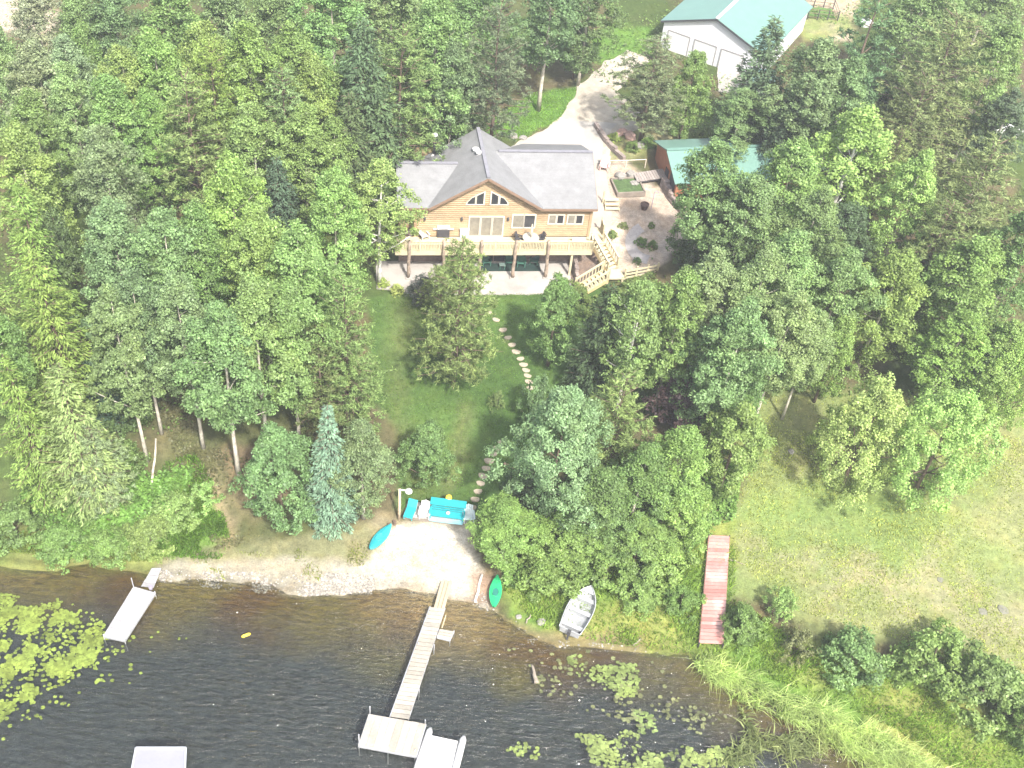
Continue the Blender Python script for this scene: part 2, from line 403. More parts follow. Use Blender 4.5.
# water
t = NT('water'); v = t.obj()  # clear over shallow bed, sky reflected in ripples
gl = t.n('BsdfGlossy'); gl.inputs['Roughness'].default_value = .05; gl.inputs[0].default_value = (1, 1, 1, 1)
tr = t.n('BsdfTransparent'); tr.inputs[0].default_value = (.82, .84, .8, 1)
mp = t.n('Mapping'); t.l(v, mp.inputs[0]); mp.inputs['Rotation'].default_value = (0, 0, .25); mp.inputs['Scale'].default_value = (.55, 2.0, 1)
w = t.n('TexNoise'); w.inputs['Scale'].default_value = 1.8; w.inputs['Detail'].default_value = 3; w.inputs['Roughness'].default_value = .6; w.inputs['Distortion'].default_value = .6
t.l(mp.outputs[0], w.inputs['Vector'])
b = t.bump(w.outputs['Fac'], 1.0, .165)
fr = t.n('Fresnel'); fr.inputs['IOR'].default_value = 1.45
t.l(b, gl.inputs['Normal']); t.l(b, fr.inputs['Normal'])
ms = t.n('MixShader'); t.l(fr.outputs[0], ms.inputs[0]); t.l(tr.outputs[0], ms.inputs[1]); t.l(gl.outputs[0], ms.inputs[2])
t.l(ms.outputs[0], t.out.inputs[0])
wm = MB().add([(-1000, -600, 0), (1000, -600, 0), (1000, 75, 0), (-1000, 75, 0)], [(0, 1, 2, 3)])
wm = MB()
xs = np.linspace(-120, 120, 5)
wm.add([(-900, -500, 0), (900, -500, 0), (900, 60, 0), (-900, 60, 0)], [(0, 1, 2, 3)])
tag(wm.build('water', t.m), kind='structure')
bedm = MB().add([(-900, -500, -2.7), (900, -500, -2.7), (900, 60, -2.7), (-900, 60, -2.7)], [(0, 1, 2, 3)])
tag(bedm.build('lake_bed', surf('deep_bed', (.046, .054, .056), .1, .3)), kind='structure')  # same deep tone, water scatter painted into the bed

def drape(name, poly_w, mat, dz=.03, step=.6, rag=0.0, kind='structure'):
    """sheet over the terrain inside a world-space outline"""
    pts = []
    n = len(poly_w)
    for i in range(n):
        a, b = np.array(poly_w[i][:2]), np.array(poly_w[(i + 1) % n][:2]); k = max(1, int(np.linalg.norm(b - a) / .4))
        for j in range(k):
            q = a + (b - a) * j / k
            if rag: q = q + (np.array([vnoise(np.array([q[0]]), np.array([q[1]]), .8, 91)[0], vnoise(np.array([q[0]]), np.array([q[1]]), .8, 92)[0]]) - .5) * 2 * rag
            pts.append(q)
    nb = len(pts); B = np.array(pts)
    xs, ys = np.meshgrid(np.arange(B[:, 0].min(), B[:, 0].max(), step), np.arange(B[:, 1].min(), B[:, 1].max(), step))
    sd_ = poly_sd(xs, ys, B); ins = sd_ > step * .4
    allp = [Vector(q) for q in pts] + [Vector((a, b)) for a, b in zip(xs[ins], ys[ins])]
    vs, es, fs, *_ = delaunay_2d_cdt(allp, [(i, (i + 1) % nb) for i in range(nb)], [tuple(range(nb))], 1, 1e-4)
    V = np.array([(q[0], q[1]) for q in vs])
    # sample the built sheet bilinearly so that nothing pokes through
    fx, fy = (V[:, 0] - X0) / RES, (V[:, 1] - Y0) / RES
    i, j = np.clip(fx.astype(int), 0, nx - 2), np.clip(fy.astype(int), 0, ny - 2); fx, fy = fx - i, fy - j
    zz = (gh[j, i] * (1 - fx) + gh[j, i + 1] * fx) * (1 - fy) + (gh[j + 1, i] * (1 - fx) + gh[j + 1, i + 1] * fx) * fy
    mb = MB().add(np.column_stack([V, zz + dz]), [tuple(f) for f in fs])
    o = mb.build(name, mat, smooth=True)
    me = o.data
    if me.polygons and sum(p.normal.z for p in me.polygons) < 0: me.flip_normals()
    return tag(o, kind=kind)

def pxpoly(pts): return [G(x, y)[:2] for x, y in pts]
# ------------------------------------------------------------------ paving sheets
CONC = surf('concrete', (.3, .283, .257), .1, .6, .9, dirt=(.3, .28, .245), bump=.2)
GRAV = surf('gravel', (.33, .295, .24), .16, 1.2, .95, dirt=(.24, .21, .165), bump=.6)
drape('driveway', pxpoly([(612, 148), (604, 138), (634, 132), (641, 112), (618, 92), (632, 72), (650, 60), (630, 52), (612, 60), (592, 74), (577, 92), (560, 116), (535, 138), (505, 150), (520, 158), (600, 160)]), GRAV, .05, .6, .5)
drape('pavement', pxpoly([(604, 140), (618, 124), (560, 119), (532, 139), (500, 152), (520, 160), (600, 164)]), CONC, .075, .6, .1)
drape('shed_apron', pxpoly([(742, 60), (741, 96), (718, 92), (716, 50)]), CONC, .06, .6, .1)
drape('walkway', [L2W(*q) for q in [(15.1, .6), (16.6, .8), (17.2, 3.6), (17.6, 9.8), (18.6, 12.6), (15, 12.8), (14.9, 6)]], surf('walk', (.33, .29, .245), .1, 1, .9), .05, .6, .1)
arc = [(26 * math.cos(a) * 1.0 + 651, 22 * math.sin(a) + 243) for a in np.linspace(math.radians(100), math.radians(240), 12)]
arc2 = [(17 * math.cos(a) + 653, 13 * math.sin(a) + 243) for a in np.linspace(math.radians(240), math.radians(100), 12)]
drape('paver_path', pxpoly(arc + arc2), surf('pavers', (.33, .31, .30), .2, 5, .9), .05, .5)
pat = MB().prism([L2W(*q) for q in [(-3.2, .1), (13.2, .1), (13.0, -2.2), (12.9, -3.9), (9, -4.25), (4, -4.2), (-.2, -4.15), (-1.6, -3.6), (-3.2, -3.4)]], 2.7, 3.2)
tag(pat.build('patio', surf('patio_concrete', (.32, .30, .275), .1, .8, .9, dirt=(.26, .24, .22))), kind='structure')

# ------------------------------------------------------------------ log house
LOG = surf('log_siding', (.33, .24, .145), .16, 1.6, .65, island=.13, dirt=(.28, .2, .115))
TRIM = surf('window_trim', (.5, .46, .39), .05, 2, .6)
ROOF = surf('shingles', (.17, .173, .176), .14, 1.4, .9, dirt=(.158, .16, .163), bump=.5, stripes=(2, .12, .9))
FASC = surf('fascia', (.19, .125, .085), .15, 3, .7)
STONE = surf('lower_wall_stone', (.17, .13, .115), .3, 3, .9, bump=.6)
GLASS = surf('dark_glass', (.035, .036, .04), .2, 1.2, .08, spec=.6)
CURT = surf('curtained_glass', (.20, .185, .15), .25, 2.5, .15, spec=.6)
DARK = surf('dark_metal', (.05, .05, .055), .2, 3, .6)
WHITE = surf('white_plastic', (.45, .45, .445), .06, 2, .5)
CEDAR = surf('deck_wood', (.47, .41, .27), .12, 2, .75, island=.1)
LOGPOST = surf('log_post', (.28, .22, .17), .35, 3, .9, dirt=(.12, .1, .08), bump=.5)
house = thing('log_house', 'log house with honey coloured walls and grey shingle roofs above a lower patio', 'house', (HO[0], HO[1], 0), HA)
def hroof(u): return 12.15 - .64 * abs(u - 5.6)
wallm = MB()
z = 5.92
while z < 11.95:
    h = .2; zc = z + h / 2
    if z + h <= 9.0: spans = [(0, 14.4)]
    else:
        half = (12.0 - (z + h)) / .64; spans = [(max(0, 5.6 - half), min(14.4, 5.6 + half))] if half > .15 else []
    for a, b in spans:
        prof = [(.0, 0), (-.06, .03), (-.085, h / 2), (-.06, h - .03), (.0, h)]
        vs = [(uu, w, z + dz) for uu in (a, b) for w, dz in prof]
        wallm.add(vs, [(0, 1, 6, 5), (1, 2, 7, 6), (2, 3, 8, 7), (3, 4, 9, 8), (4, 3, 2, 1, 0), (5, 6, 7, 8, 9), (0, 5, 9, 4)])
    z += h + .004
wallm.build('log_wall', LOG, house)
body = MB().box2((.02, .02, 5.9), (14.38, 8.2, 9.0)).box2((-1.3, 1.0, 5.9), (.02, 6.2, 9.05))
body.add([(14.35, .1, 9), (14.35, 8.1, 9), (14.35, 4.1, 11.2), (14.2, .1, 9), (14.2, 8.1, 9), (14.2, 4.1, 11.2)], [(0, 1, 2), (5, 4, 3), (0, 3, 4, 1), (1, 4, 5, 2), (2, 5, 3, 0)])
body.build('side_wall', LOG, house)
MB().box2((-1.3, .03, 2.8), (14.38, 8, 5.72)).build('lower_wall', STONE, house)
for uu in (-.02, 14.42):
    MB().box2((uu - .1, -.13, 5.9), (uu + .1, .1, 9.05)).build('corner_post', surf('corner_log', (.36, .25, .15), .1, 2, .7), house)
T = .16
def roof_part(name, quads):
    b = MB()
    for q in quads: b.slab(q, T)
    return b.build(name, ROOF, house)
r1 = roof_part('roof', [[(10.15, -.55, 9.12), (14.75, -.55, 9.12), (14.75, 4.1, 11.45), (6.5, 4.1, 11.45)], [(6.5, 4.1, 11.452), (14.75, 4.1, 11.452), (14.75, 8.75, 9.12), (9.6, 8.75, 9.12)]])
r2 = roof_part('roof', [[(-1.5, -.55, 9.14), (1.05, -.55, 9.14), (3.9, 3.05, 10.93), (-1.5, 3.05, 10.93)], [(-1.5, 3.05, 10.932), (3.9, 3.05, 10.932), (2, 6.7, 9.12), (-1.5, 6.7, 9.12)]])
r3 = roof_part('roof', [[(1.0, -.65, hroof(1.0)), (5.6, -.65, 12.15), (5.35, 6.4, 12.15), (.45, 6.4, hroof(.45) + .1)], [(5.6, -.65, 12.152), (10.25, -.65, hroof(10.25)), (9.9, 6.4, hroof(9.9) - .1), (5.35, 6.4, 12.152)]])
for r, segs in ((r1, [((6.9, 4.1, 11.5), (14.75, 4.1, 11.5))]), (r2, [((-1.5, 3.05, 10.98), (3.5, 3.05, 10.98))]), (r3, [((5.6, -.66, 12.2), (5.35, 6.4, 12.2))])):
    b = MB()
    for s, e in segs: b.beam(s, e, .28, .07)
    b.build('ridge_cap', surf('ridge_shingle', (.17, .17, .19), .15, 3, .9), r)
b = MB()
for s, e in (((10.25, -.66, hroof(10.25) - .17), (5.6, -.66, 11.98)), ((1.0, -.66, hroof(1.0) - .17), (5.6, -.66, 11.98)), ((10.2, -.56, 8.98), (14.75, -.56, 8.98)), ((-1.5, -.56, 9.0), (1.05, -.56, 9.0)), ((14.76, -.55, 8.98), (14.76, 4.1, 11.3)), ((14.76, 8.75, 8.98), (14.76, 4.1, 11.3))):
    b.beam(s, e, .05, .2)
b.build('fascia', FASC, house)
g = MB().add([(.6, 6.3, 8.9), (10.0, 6.3, 9.1), (5.4, 6.3, 12.0), (.6, 6.1, 8.9), (10.0, 6.1, 9.1), (5.4, 6.1, 12.0)], [(2, 1, 0), (3, 4, 5), (0, 1, 4, 3), (1, 2, 5, 4), (2, 0, 3, 5)])
g.build('gable_wall', LOG, house)
def window(name, polys, glass, fw=.09):
    """polys: panes as (u,z) outlines on the facade; a trim border is built round each"""
    allp = np.concatenate([np.array(p) for p in polys]); c = allp.mean(0)
    fr = MB()
    for p in polys:
        p = np.array(p, float); n = len(p); cc = p.mean(0); o = p + (p - cc) / np.maximum(np.abs(p - cc).max(0), .01) * (fw * 1.25)
        vs = [(q[0], -.13, q[1]) for q in o] + [(q[0], -.13, q[1]) for q in p] + [(q[0], .0, q[1]) for q in o] + [(q[0], -.09, q[1]) for q in p]
        fs = []
        for i in range(n):
            j = (i + 1) % n
            fs += [(i, j, n + j, n + i), (2 * n + i, 2 * n + j, j, i), (n + i, n + j, 3 * n + j, 3 * n + i)]
        fr.add(vs, fs)
    f = fr.build(name, TRIM, house)
    for i, p in enumerate(polys):
        MB().add([(q[0], -.095, q[1]) for q in p], [tuple(range(len(p)))]).build('pane', glass[i % len(glass)], f)
    return f
def rect(a, b, c, d): return [(a, b), (c, b), (c, d), (a, d)]
window('window', [[(4.1, 9.2), (4.72, 9.2), (4.72, 9.95), (4.45, 9.8), (4.15, 9.42)], [(4.86, 9.2), (5.4, 9.2), (5.4, 10.36), (4.86, 10.02)]], [GLASS])
window('window', [[(6.04, 9.2), (6.58, 9.2), (6.58, 10.02), (6.04, 10.36)], [(6.76, 9.2), (7.38, 9.2), (7.33, 9.42), (7.03, 9.8), (6.76, 9.92)]], [GLASS])
d = window('sliding_door', [rect(4.42, 6.02, 5.22, 7.9), rect(5.38, 6.02, 6.18, 7.9), rect(6.34, 6.02, 7.14, 7.9)], [CURT, CURT, CURT])
window('window', [rect(7.97, 6.9, 8.8, 8.1), rect(8.92, 6.9, 9.75, 8.1)], [CURT, GLASS])
window('window', [rect(10.95, 7.3, 11.48, 8.12), rect(11.64, 7.3, 12.12, 8.12)], [CURT, GLASS])
window('window', [rect(12.53, 7.3, 13.06, 8.12), rect(13.22, 7.3, 13.72, 8.12)], [CURT, GLASS])
for uu in (.75, 3.75, 7.55):
    MB().box((uu, -.15, 7.75), (.14, .14, .26)).tube_z((uu, -.16, 7.88), [(.1, 0), (.02, .08)], 8).build('wall_lamp', DARK, house)
ld = MB()
for k in range(3): ld.box2((4.7 + k * 1.0, -.02, 3.25), (5.6 + k * 1.0, .03, 5.3))
ld.build('patio_door', GLASS, house)
cp = MB().tube([(1.8, 6.0, 9.5), (1.8, 6.0, 11.6)], .13, 10).build('chimney', DARK, house)
MB().tube_z((1.8, 6.0, 11.6), [(.1, 0), (.24, .05), (.24, .14), (.05, .26)], 12).build('chimney_cap', WHITE, cp)
MB().tube_z((1.8, 6.0, 9.55), [(.32, 0), (.28, .12), (.14, .3)], 12).build('chimney_flashing', WHITE, cp)
for uu, ww in ((4.95, 3.6), (5.15, 3.0)):
    MB().tube_z((uu, ww, hroof(uu) - .05), [(.22, 0), (.22, .2), (.3, .22), (.3, .32), (.08, .42)], 10).build('roof_vent', WHITE, house)

# ------------------------------------------------------------------ deck
deck = thing('wooden_deck', 'long cream coloured wooden deck with solid looking railing along the log house', 'deck', (HO[0], HO[1], 0), HA)
b = MB()
k = -1.9
while k < -.12: b.box2((-1.7, k, 5.8), (14.5, k + .135, 5.9)); k += .14
k = -.9
while k < 1.1: b.box2((14.51, k, 5.8), (15.75, k + .135, 5.895)); k += .14
b.build('floor', CEDAR, deck)
b = MB()
u = -1.6
while u < 14.5: b.box2((u, -1.93, 5.52), (u + .06, -.1, 5.78)); u += .4
b.build('joists', surf('joist_wood', (.42, .32, .19), .15, 2, .8), deck)
MB().box2((-1.7, -2.0, 5.5), (14.5, -1.95, 5.9)).build('rim_board', CEDAR, deck)
def railing(parent, pts, top=1.0, name='railing', gap=.125, base=0.1):
    b = MB()
    for a, c in zip(pts[:-1], pts[1:]):
        a, c = np.array(a, float), np.array(c, float); L = np.linalg.norm(c - a)
        up = np.array([0, 0, 1.0])
        b.beam(a + up * top, c + up * top, .14, .05); b.beam(a + up * (top - .12), c + up * (top - .12), .05, .09); b.beam(a + up * base, c + up * base, .05, .09)
        n = max(1, int(L / gap))
        for i in range(n):
            q = a + (c - a) * (i + .5) / n; b.beam(q + up * base, q + up * (top - .1), .07, .05)
        n = max(1, round(L / 2))
        for i in range(n + 1):
            q = a + (c - a) * i / n; b.box2(q + np.array([-.055, -.055, -.1]), q + np.array([.055, .055, top + .12]))
    return b.build(name, CEDAR, parent)
railing(deck, [(-1.7, -.2, 5.9), (-1.7, -1.97, 5.9), (14.5, -1.97, 5.9), (14.5, -1.0, 5.9)])
railing(deck, [(15.75, .1, 5.9), (15.75, 1.1, 5.9)])
for u, tilt in ((-.6, .03), (2.3, -.05), (5.2, .05), (8.05, .02), (10.85, -.04)):
    pts, rad = [], []
    for i in range(7):
        f = i / 6; pts.append((u + tilt * f * 2 + .03 * math.sin(i * 2.1 + u), -2.12 + .03 * math.cos(i * 1.7 + u), 3.2 + f * 3.9)); rad.append(.155 - .035 * f + .012 * math.sin(i * 3 + u))
    lp = MB().tube(pts, rad, 9).build('log_post', LOGPOST, deck, True)
    MB().box((u, -2.12, 3.24), (.46, .46, .12)).build('footing', CONC, lp)
for u in (12.9, ):
    MB().box2((u - .09, -1.9, 3.2), (u + .09, -1.72, 5.5)).build('support_post', CEDAR, deck)

# stairs : upper flight from deck, landing, lower flight to patio
stairs = thing('outdoor_stairs', 'yellow wooden staircase turning at a landing from the deck down to the patio', 'stairs', (HO[0], HO[1], 0), HA)
def flight(a, c, width, n):
    a, c = np.array(a, float), np.array(c, float); d = (c - a) / n; h = np.array([d[0], d[1], 0]); hl = np.linalg.norm(h); h /= hl; s = np.array([-h[1], h[0], 0])
    b = MB()
    for i in range(n):
        q = a + d * (i + .5); q[2] = a[2] + d[2] * (i + 1)
        b.beam(q - s * width / 2, q + s * width / 2, hl * .86, .06)
    b.build('treads', CEDAR, stairs)
    b = MB()
    for k in (-1, 1): b.beam(a + s * k * width / 2 - [0, 0, .2], c + s * k * width / 2 - [0, 0, .1], .05, .26)
    b.build('stringers', surf('stringer_wood', (.5, .38, .2), .15, 2, .8), stairs)
    for k in (-1, 1): railing(stairs, [a + s * k * width / 2, c + s * k * width / 2], .95, 'handrail', .35 if k == 1 else .3)
flight((15.15, -.95, 5.9), (16.3, -2.7, 4.55), 1.15, 7)
MB().box2((15.6, -3.9, 4.45), (17.1, -2.7, 4.55)).box2((15.65, -3.85, 3.0), (15.8, -3.7, 4.45)).box2((16.9, -3.85, 3.2), (17.05, -3.7, 4.45)).build('landing', CEDAR, stairs)
flight((15.6, -3.35, 4.5), (13.3, -4.0, 3.2), 1.15, 7)
fen = thing('garden_fence', 'short yellow wooden fence running right from the stair landing', 'fence', (HO[0], HO[1], 0), HA)
b = MB()
for u in (17.2, 18.2, 19.2, 20.1):
    b.box2((u - .07, -3.6 + (u - 17) * .25 - .07, 3.2), (u + .07, -3.6 + (u - 17) * .25 + .07, 5.35))
b.build('posts', CEDAR, fen)
b = MB()
for zz in (4.5, 4.85, 5.2): b.beam((17.2, -3.64, zz - .1), (20.1, -2.9, zz - .1), .05, .16)
b.build('rails', CEDAR, fen)
# retaining wall right of patio (stepped blocks)
BLOCK = surf('wall_block', (.23, .19, .17), .25, 4, .9, island=.22, bump=.4)
def block_wall(name, label, pts, tops, zb, th=.3):
    """pts: plan points in house space, tops: height at each point"""
    b = MB()
    for (a, c), (t0, t1) in zip(zip(pts[:-1], pts[1:]), zip(tops[:-1], tops[1:])):
        a, c = np.array(a, float), np.array(c, float); L = np.linalg.norm(c - a); n = max(1, round(L / .42)); rz = math.atan2(*(c - a)[::-1])
        for i in range(n):
            q = a + (c - a) * (i + .5) / n; top = t0 + (t1 - t0) * (i + .5) / n; z = zb
            while z < top - .05:
                j = random.uniform(-.02, .02); b.box((q[0] + j, q[1] + j, z + .1), (L / n - .012, th + random.uniform(-.02, .02), .19), rz); z += .2
    o = b.build(name, BLOCK, None, loc=(HO[0], HO[1], 0), rz=HA)
    return tag(o, label, 'wall')
block_wall('retaining_wall', 'dark block retaining wall sloping down beside the patio under the stairs', [(13.3, .05), (13.5, -2.6)], [5.5, 3.7], 3.0)
block_wall('retaining_wall', 'grey block retaining wall between the white driveway and rock garden', [(17.5, 15.6), (18.0, 13.2), (19.4, 10.6)], [7.1, 7.0, 6.6], 5.7, .35)
block_wall('retaining_wall', 'dark stepped block wall leading away from the red garage end wall', [(22.3, 7.2), (22.7, 5.6), (23.6, 3.8)], [7.0, 6.6, 5.7], 4.9, .5)

# ------------------------------------------------------------------ furniture on deck and patio
def place(o, u, w, z, rz=0.0):
    p = L2W(u, w); o.location = (p[0], p[1], z); o.rotation_euler.z = HA + rz; return o
def chair(label, mat, scale=1.0, group=None, cat='chair', name='patio_chair'):
    """slatted lawn chair: seat, tall fanned back, two arms, four legs; faces -Y"""
    t = thing(name, label, cat, group=group)
    b = MB()
    for i in range(5): b.box((0, -.24 + i * .115, .36 - i * .018), (.54, .1, .03))
    b.build('seat', mat, t)
    b = MB()
    for i in range(5): b.beam((-.22 + i * .11, .24, .3), (-.25 + i * .125, .52, .95 + .06 * (2 - abs(i - 2))), .1, .025)
    b.beam((-.26, .42, .75), (.26, .42, .75), .05, .04)
    b.build('backrest', mat, t)
    for s in (-1, 1):
        MB().beam((s * .33, -.36, .55), (s * .33, .4, .53), .13, .03).build('armrest', mat, t)
        MB().beam((s * .31, -.28, 0), (s * .31, -.28, .54), .07, .05).build('leg', mat, t)
        MB().beam((s * .3, .46, 0), (s * .3, .3, .54), .07, .05).build('leg', mat, t)
    t.scale = (scale,) * 3
    return t
DKG = surf('dark_green_paint', (.04, .12, .085), .2, 3, .5)
c0 = None
P2 = lambda px, py, z: W2L(*P(px, py, z)[:2])
lawnch = [(486, 264, .15, 'dark green lawn chair at the left end of the row under the deck'), (509, 264, 0, 'dark green lawn chair in the middle of the row under the deck'),
          (521, 265, -.1, 'dark green lawn chair second from the right end of the row under the deck'), (534, 263, -.3, 'dark green lawn chair at the right end of the row under the deck, largest showing')]
for x, y, rz, lb in lawnch:
    u, w = P2(x, y, 3.25)
    c = chair(lb, DKG) if c0 is None else copy_tree(c0)
    c0 = c0 or c; c['label'] = lb; c['group'] = 'green chairs under the deck'
    place(c, u, w, 3.22, rz)
st = thing('foot_stool', 'small grey green stool in front of the chairs under the deck', 'stool')
MB().box((0, 0, .38), (.5, .42, .05)).build('seat', surf('grey_green', (.12, .17, .15), .2, 3, .6), st)
for sx in (-1, 1):
    for sy in (-1, 1): MB().box((sx * .2, sy * .16, .18), (.05, .05, .36)).build('leg', DKG, st)
place(st, *P2(502, 268, 3.22), 3.22)
u0, w0 = P2(480, 271, 3.2); u1, w1 = P2(541, 271, 3.2)
rug = MB().box2((u0, w0 - .05, 0), (u1, -.25, .018)).build('outdoor_rug', surf('rug', (.012, .03, .024), .2, 4, .95), None, loc=(HO[0], HO[1], 3.2), rz=HA)
tag(rug, 'dark green rug on the patio under the row of lawn chairs', 'rug')

grill = thing('barbecue_grill', 'grey barbecue grill with pale lid standing on the deck left of the sliding door', 'grill')
GREY = surf('light_grey_metal', (.5, .5, .5), .08, 2, .4, metal=.3)
b = MB(); b.box((0, 0, .45), (1.0, .55, .8)); b.build('cabinet', DARK, grill)
b = MB()
pr = [(-.3, 0), (-.3, .12), (-.2, .28), (0, .34), (.2, .28), (.3, .12), (.3, 0)]
b.add([(x, y, .86 + z) for x in (-.5, .5) for y, z in pr], [(i, i + 7, i + 8, i + 1) for i in range(6)] + [tuple(range(7)), tuple(range(13, 6, -1))]); lid = b.build('lid', GREY, grill)
MB().tube([(-.35, -.34, 1.0), (.35, -.34, 1.0)], .02, 6).build('handle', DARK, lid)
for s in (-1, 1): MB().box((s * .68, 0, .84), (.35, .5, .04)).build('side_shelf', GREY, grill)
place(grill, *P2(443, 236, 5.9), 5.9)
sb = thing('storage_box', 'pale storage box standing against the log wall left of the sliding door', 'box')
MB().box((0, 0, .4), (.75, .55, .8)).build('body', WHITE, sb); MB().box((0, 0, .84), (.8, .6, .07)).build('lid', WHITE, sb)
place(sb, *P2(464, 236, 5.9), 5.9)
ch = chair('white lawn chair near the left end of the deck', WHITE); place(ch, *P2(424, 238, 5.95), 5.9, .4)
tb = thing('round_table', 'round glass table with a closed umbrella standing on the deck', 'table')
MB().tube_z((0, 0, .7), [(.68, 0), (.7, .02), (.68, .04)], 24).build('tabletop', surf('table_glass', (.35, .33, .28), .1, 2, .2), tb)
for k in range(4):
    a = k * math.pi / 2 + .4; MB().beam((.5 * math.cos(a), .5 * math.sin(a), 0), (.35 * math.cos(a), .35 * math.sin(a), .7), .04, .04).build('leg', DARK, tb)
pl = MB().tube([(0, 0, 0), (0, 0, 2.0)], .025, 6).build('umbrella_pole', DARK, tb)
MB().tube_z((0, 0, 1.0), [(.07, 0), (.13, .3), (.06, 1.0), (.01, 1.1)], 8).build('umbrella', surf('umbrella_cloth', (.55, .48, .33), .1, 2, .9), tb)
tu, tw = P2(531, 243, 6.3); tw = max(tw, -1.1); place(tb, tu, tw, 5.9)
dc = None
for k, (a, lb) in enumerate(((math.pi * .15, 'dark metal chair right of the round deck table'), (math.pi * .85, 'dark metal chair left of the round deck table'), (-math.pi * .3, 'dark metal chair in front of the round deck table on the right'), (-math.pi * .7, 'dark metal chair in front of the round deck table on the left'))):
    c = chair(lb, DARK, .85, 'chairs round the deck table', 'chair', 'deck_chair') if dc is None else copy_tree(dc)
    dc = dc or c; c['label'] = lb
    place(c, tu + .95 * math.cos(a), np.clip(tw + .75 * math.sin(a), -1.5, -.4), 5.9, a - math.pi / 2)
ct = thing('side_table', 'low grey rectangular table near the right end of the deck', 'table')
MB().box((0, 0, .45), (1.2, .6, .04)).build('tabletop', surf('grey_top', (.33, .33, .3), .1, 2, .4), ct)
for sx in (-1, 1):
    for sy in (-1, 1): MB().box((sx * .54, sy * .25, .215), (.05, .05, .43)).build('leg', DARK, ct)
place(ct, *np.clip(P2(579, 240, 6.3), [-9, -1.3], [99, 9]), 5.9)

# ------------------------------------------------------------------ garage with teal roof
TEAL = surf('teal_metal_roof', (.12, .22, .185), .06, .8, .45, stripes=(0, .3, .86), spec=.5)
RED = surf('red_brown_boards', (.33, .14, .075), .2, 2, .8, stripes=(1, .18, .7))
def gable_building(name, label, cat, A, rz, L, D, z0, ze, zr, wallmat, roofmat, over=.4, ridge='x'):
    """footprint L along local x, D along local y (ridge along x), origin at the near left corner A"""
    t = thing(name, label, cat, (A[0], A[1], 0), rz)
    w = MB().box2((0, 0, z0 - .6), (L, D, ze))
    sl = (zr - ze) / (D / 2)
    for x0, x1 in ((.0, .12), (L - .12, L)):
        w.add([(x, y, zz) for x in (x0, x1) for y, zz in ((0, ze), (D, ze), (D / 2, zr))], [(0, 2, 1), (3, 4, 5), (0, 1, 4, 3), (1, 2, 5, 4), (2, 0, 3, 5)])
    w.build('wall', wallmat, t)
    r = MB(); eo = ze - sl * over
    r.slab([(-over, -over, eo + .1), (L + over, -over, eo + .1), (L + over, D / 2, zr + .1), (-over, D / 2, zr + .1)], .1)
    r.slab([(-over, D / 2, zr + .102), (L + over, D / 2, zr + .102), (L + over, D + over, eo + .1), (-over, D + over, eo + .1)], .1)
    ro = r.build('roof', roofmat, t)
    MB().beam((-over, D / 2, zr + .13), (L + over, D / 2, zr + .13), .35, .05).build('ridge_cap', WHITE if name == 'pole_barn' else roofmat, ro)
    return t
gp = P(664, 176, 6.2)
gar = gable_building('garage', 'garage with pale teal metal roof and a red brown end wall', 'garage', L2W(22.9, 5.1), HA + math.radians(5), 10.5, 6.0, 6.2, 7.95, 9.05, RED, TEAL, .35)
MB().box2((-.05, .35, 6.0), (-.01, 1.7, 7.7)).build('door', DARK, gar)
MB().box2((-.06, 2.2, 6.6), (-.012, 3.0, 7.4)).build('window', GLASS, gar)
bw = thing('boardwalk', 'tilted grey plank boardwalk leading to the red end of the garage', 'boardwalk')
b = MB()
for i in range(12): b.box((-1.4 + i * .24, 0, .62 + i * .025), (.225, 1.3, .05))
b.build('planks', surf('grey_planks', (.25, .22, .2), .15, 2, .9, island=.15), bw)
b = MB()
for s in (-1, 1): b.beam((-1.5, s * .55, .5), (1.35, s * .55, .8), .08, .2)
b.build('joists', DARK, bw)
for s in (-1, 1):
    for x in (-1.3, 1.1): MB().box((x, s * .55, .2), (.1, .1, .7)).build('leg', DARK, bw)
place(bw, 21.4, 8.0, 5.75, .12)
hr = MB().tube([(17.6, 9.6, 6.9), (19.4, 9.7, 6.9), (21.2, 9.8, 6.95)], .035, 6)
for u in (17.6, 19.4, 21.2): hr.tube([(u, 9.6 + (u - 17.6) * .05, 5.9), (u, 9.6 + (u - 17.6) * .05, 6.9)], .035, 6)
tag(hr.build('handrail', surf('pale_rail', (.6, .52, .45), .1, 2, .6), None, loc=(HO[0], HO[1], 0), rz=HA), 'thin pale handrail crossing behind the garden bed', 'handrail')
PINK = surf('pink_chair_paint', (.6, .38, .36), .1, 2, .6)
c = chair('pale pink lawn chair on the walkway behind the house corner', PINK, 1.15); place(c, *P2(604, 171, 6.0), gz(*L2W(*P2(604, 171, 6.0))) + .06, -.3)
# small yellow steps
ss = thing('garden_steps', 'three yellow wooden steps with one post beside the gravel garden', 'steps')
for i in range(3): MB().box((0, -.3 + i * .34, .18 + i * .22), (1.25, .34, .07)).build('tread', CEDAR, ss)
for s in (-1, 1): MB().beam((s * .6, -.45, .05), (s * .6, .6, .62), .06, .2).build('stringer', CEDAR, ss)
MB().box((-.72, .45, .75), (.12, .12, 1.5)).build('post', CEDAR, ss)
q = P2(611, 210, 5.5); place(ss, *q, gz(*L2W(*q)), 0)
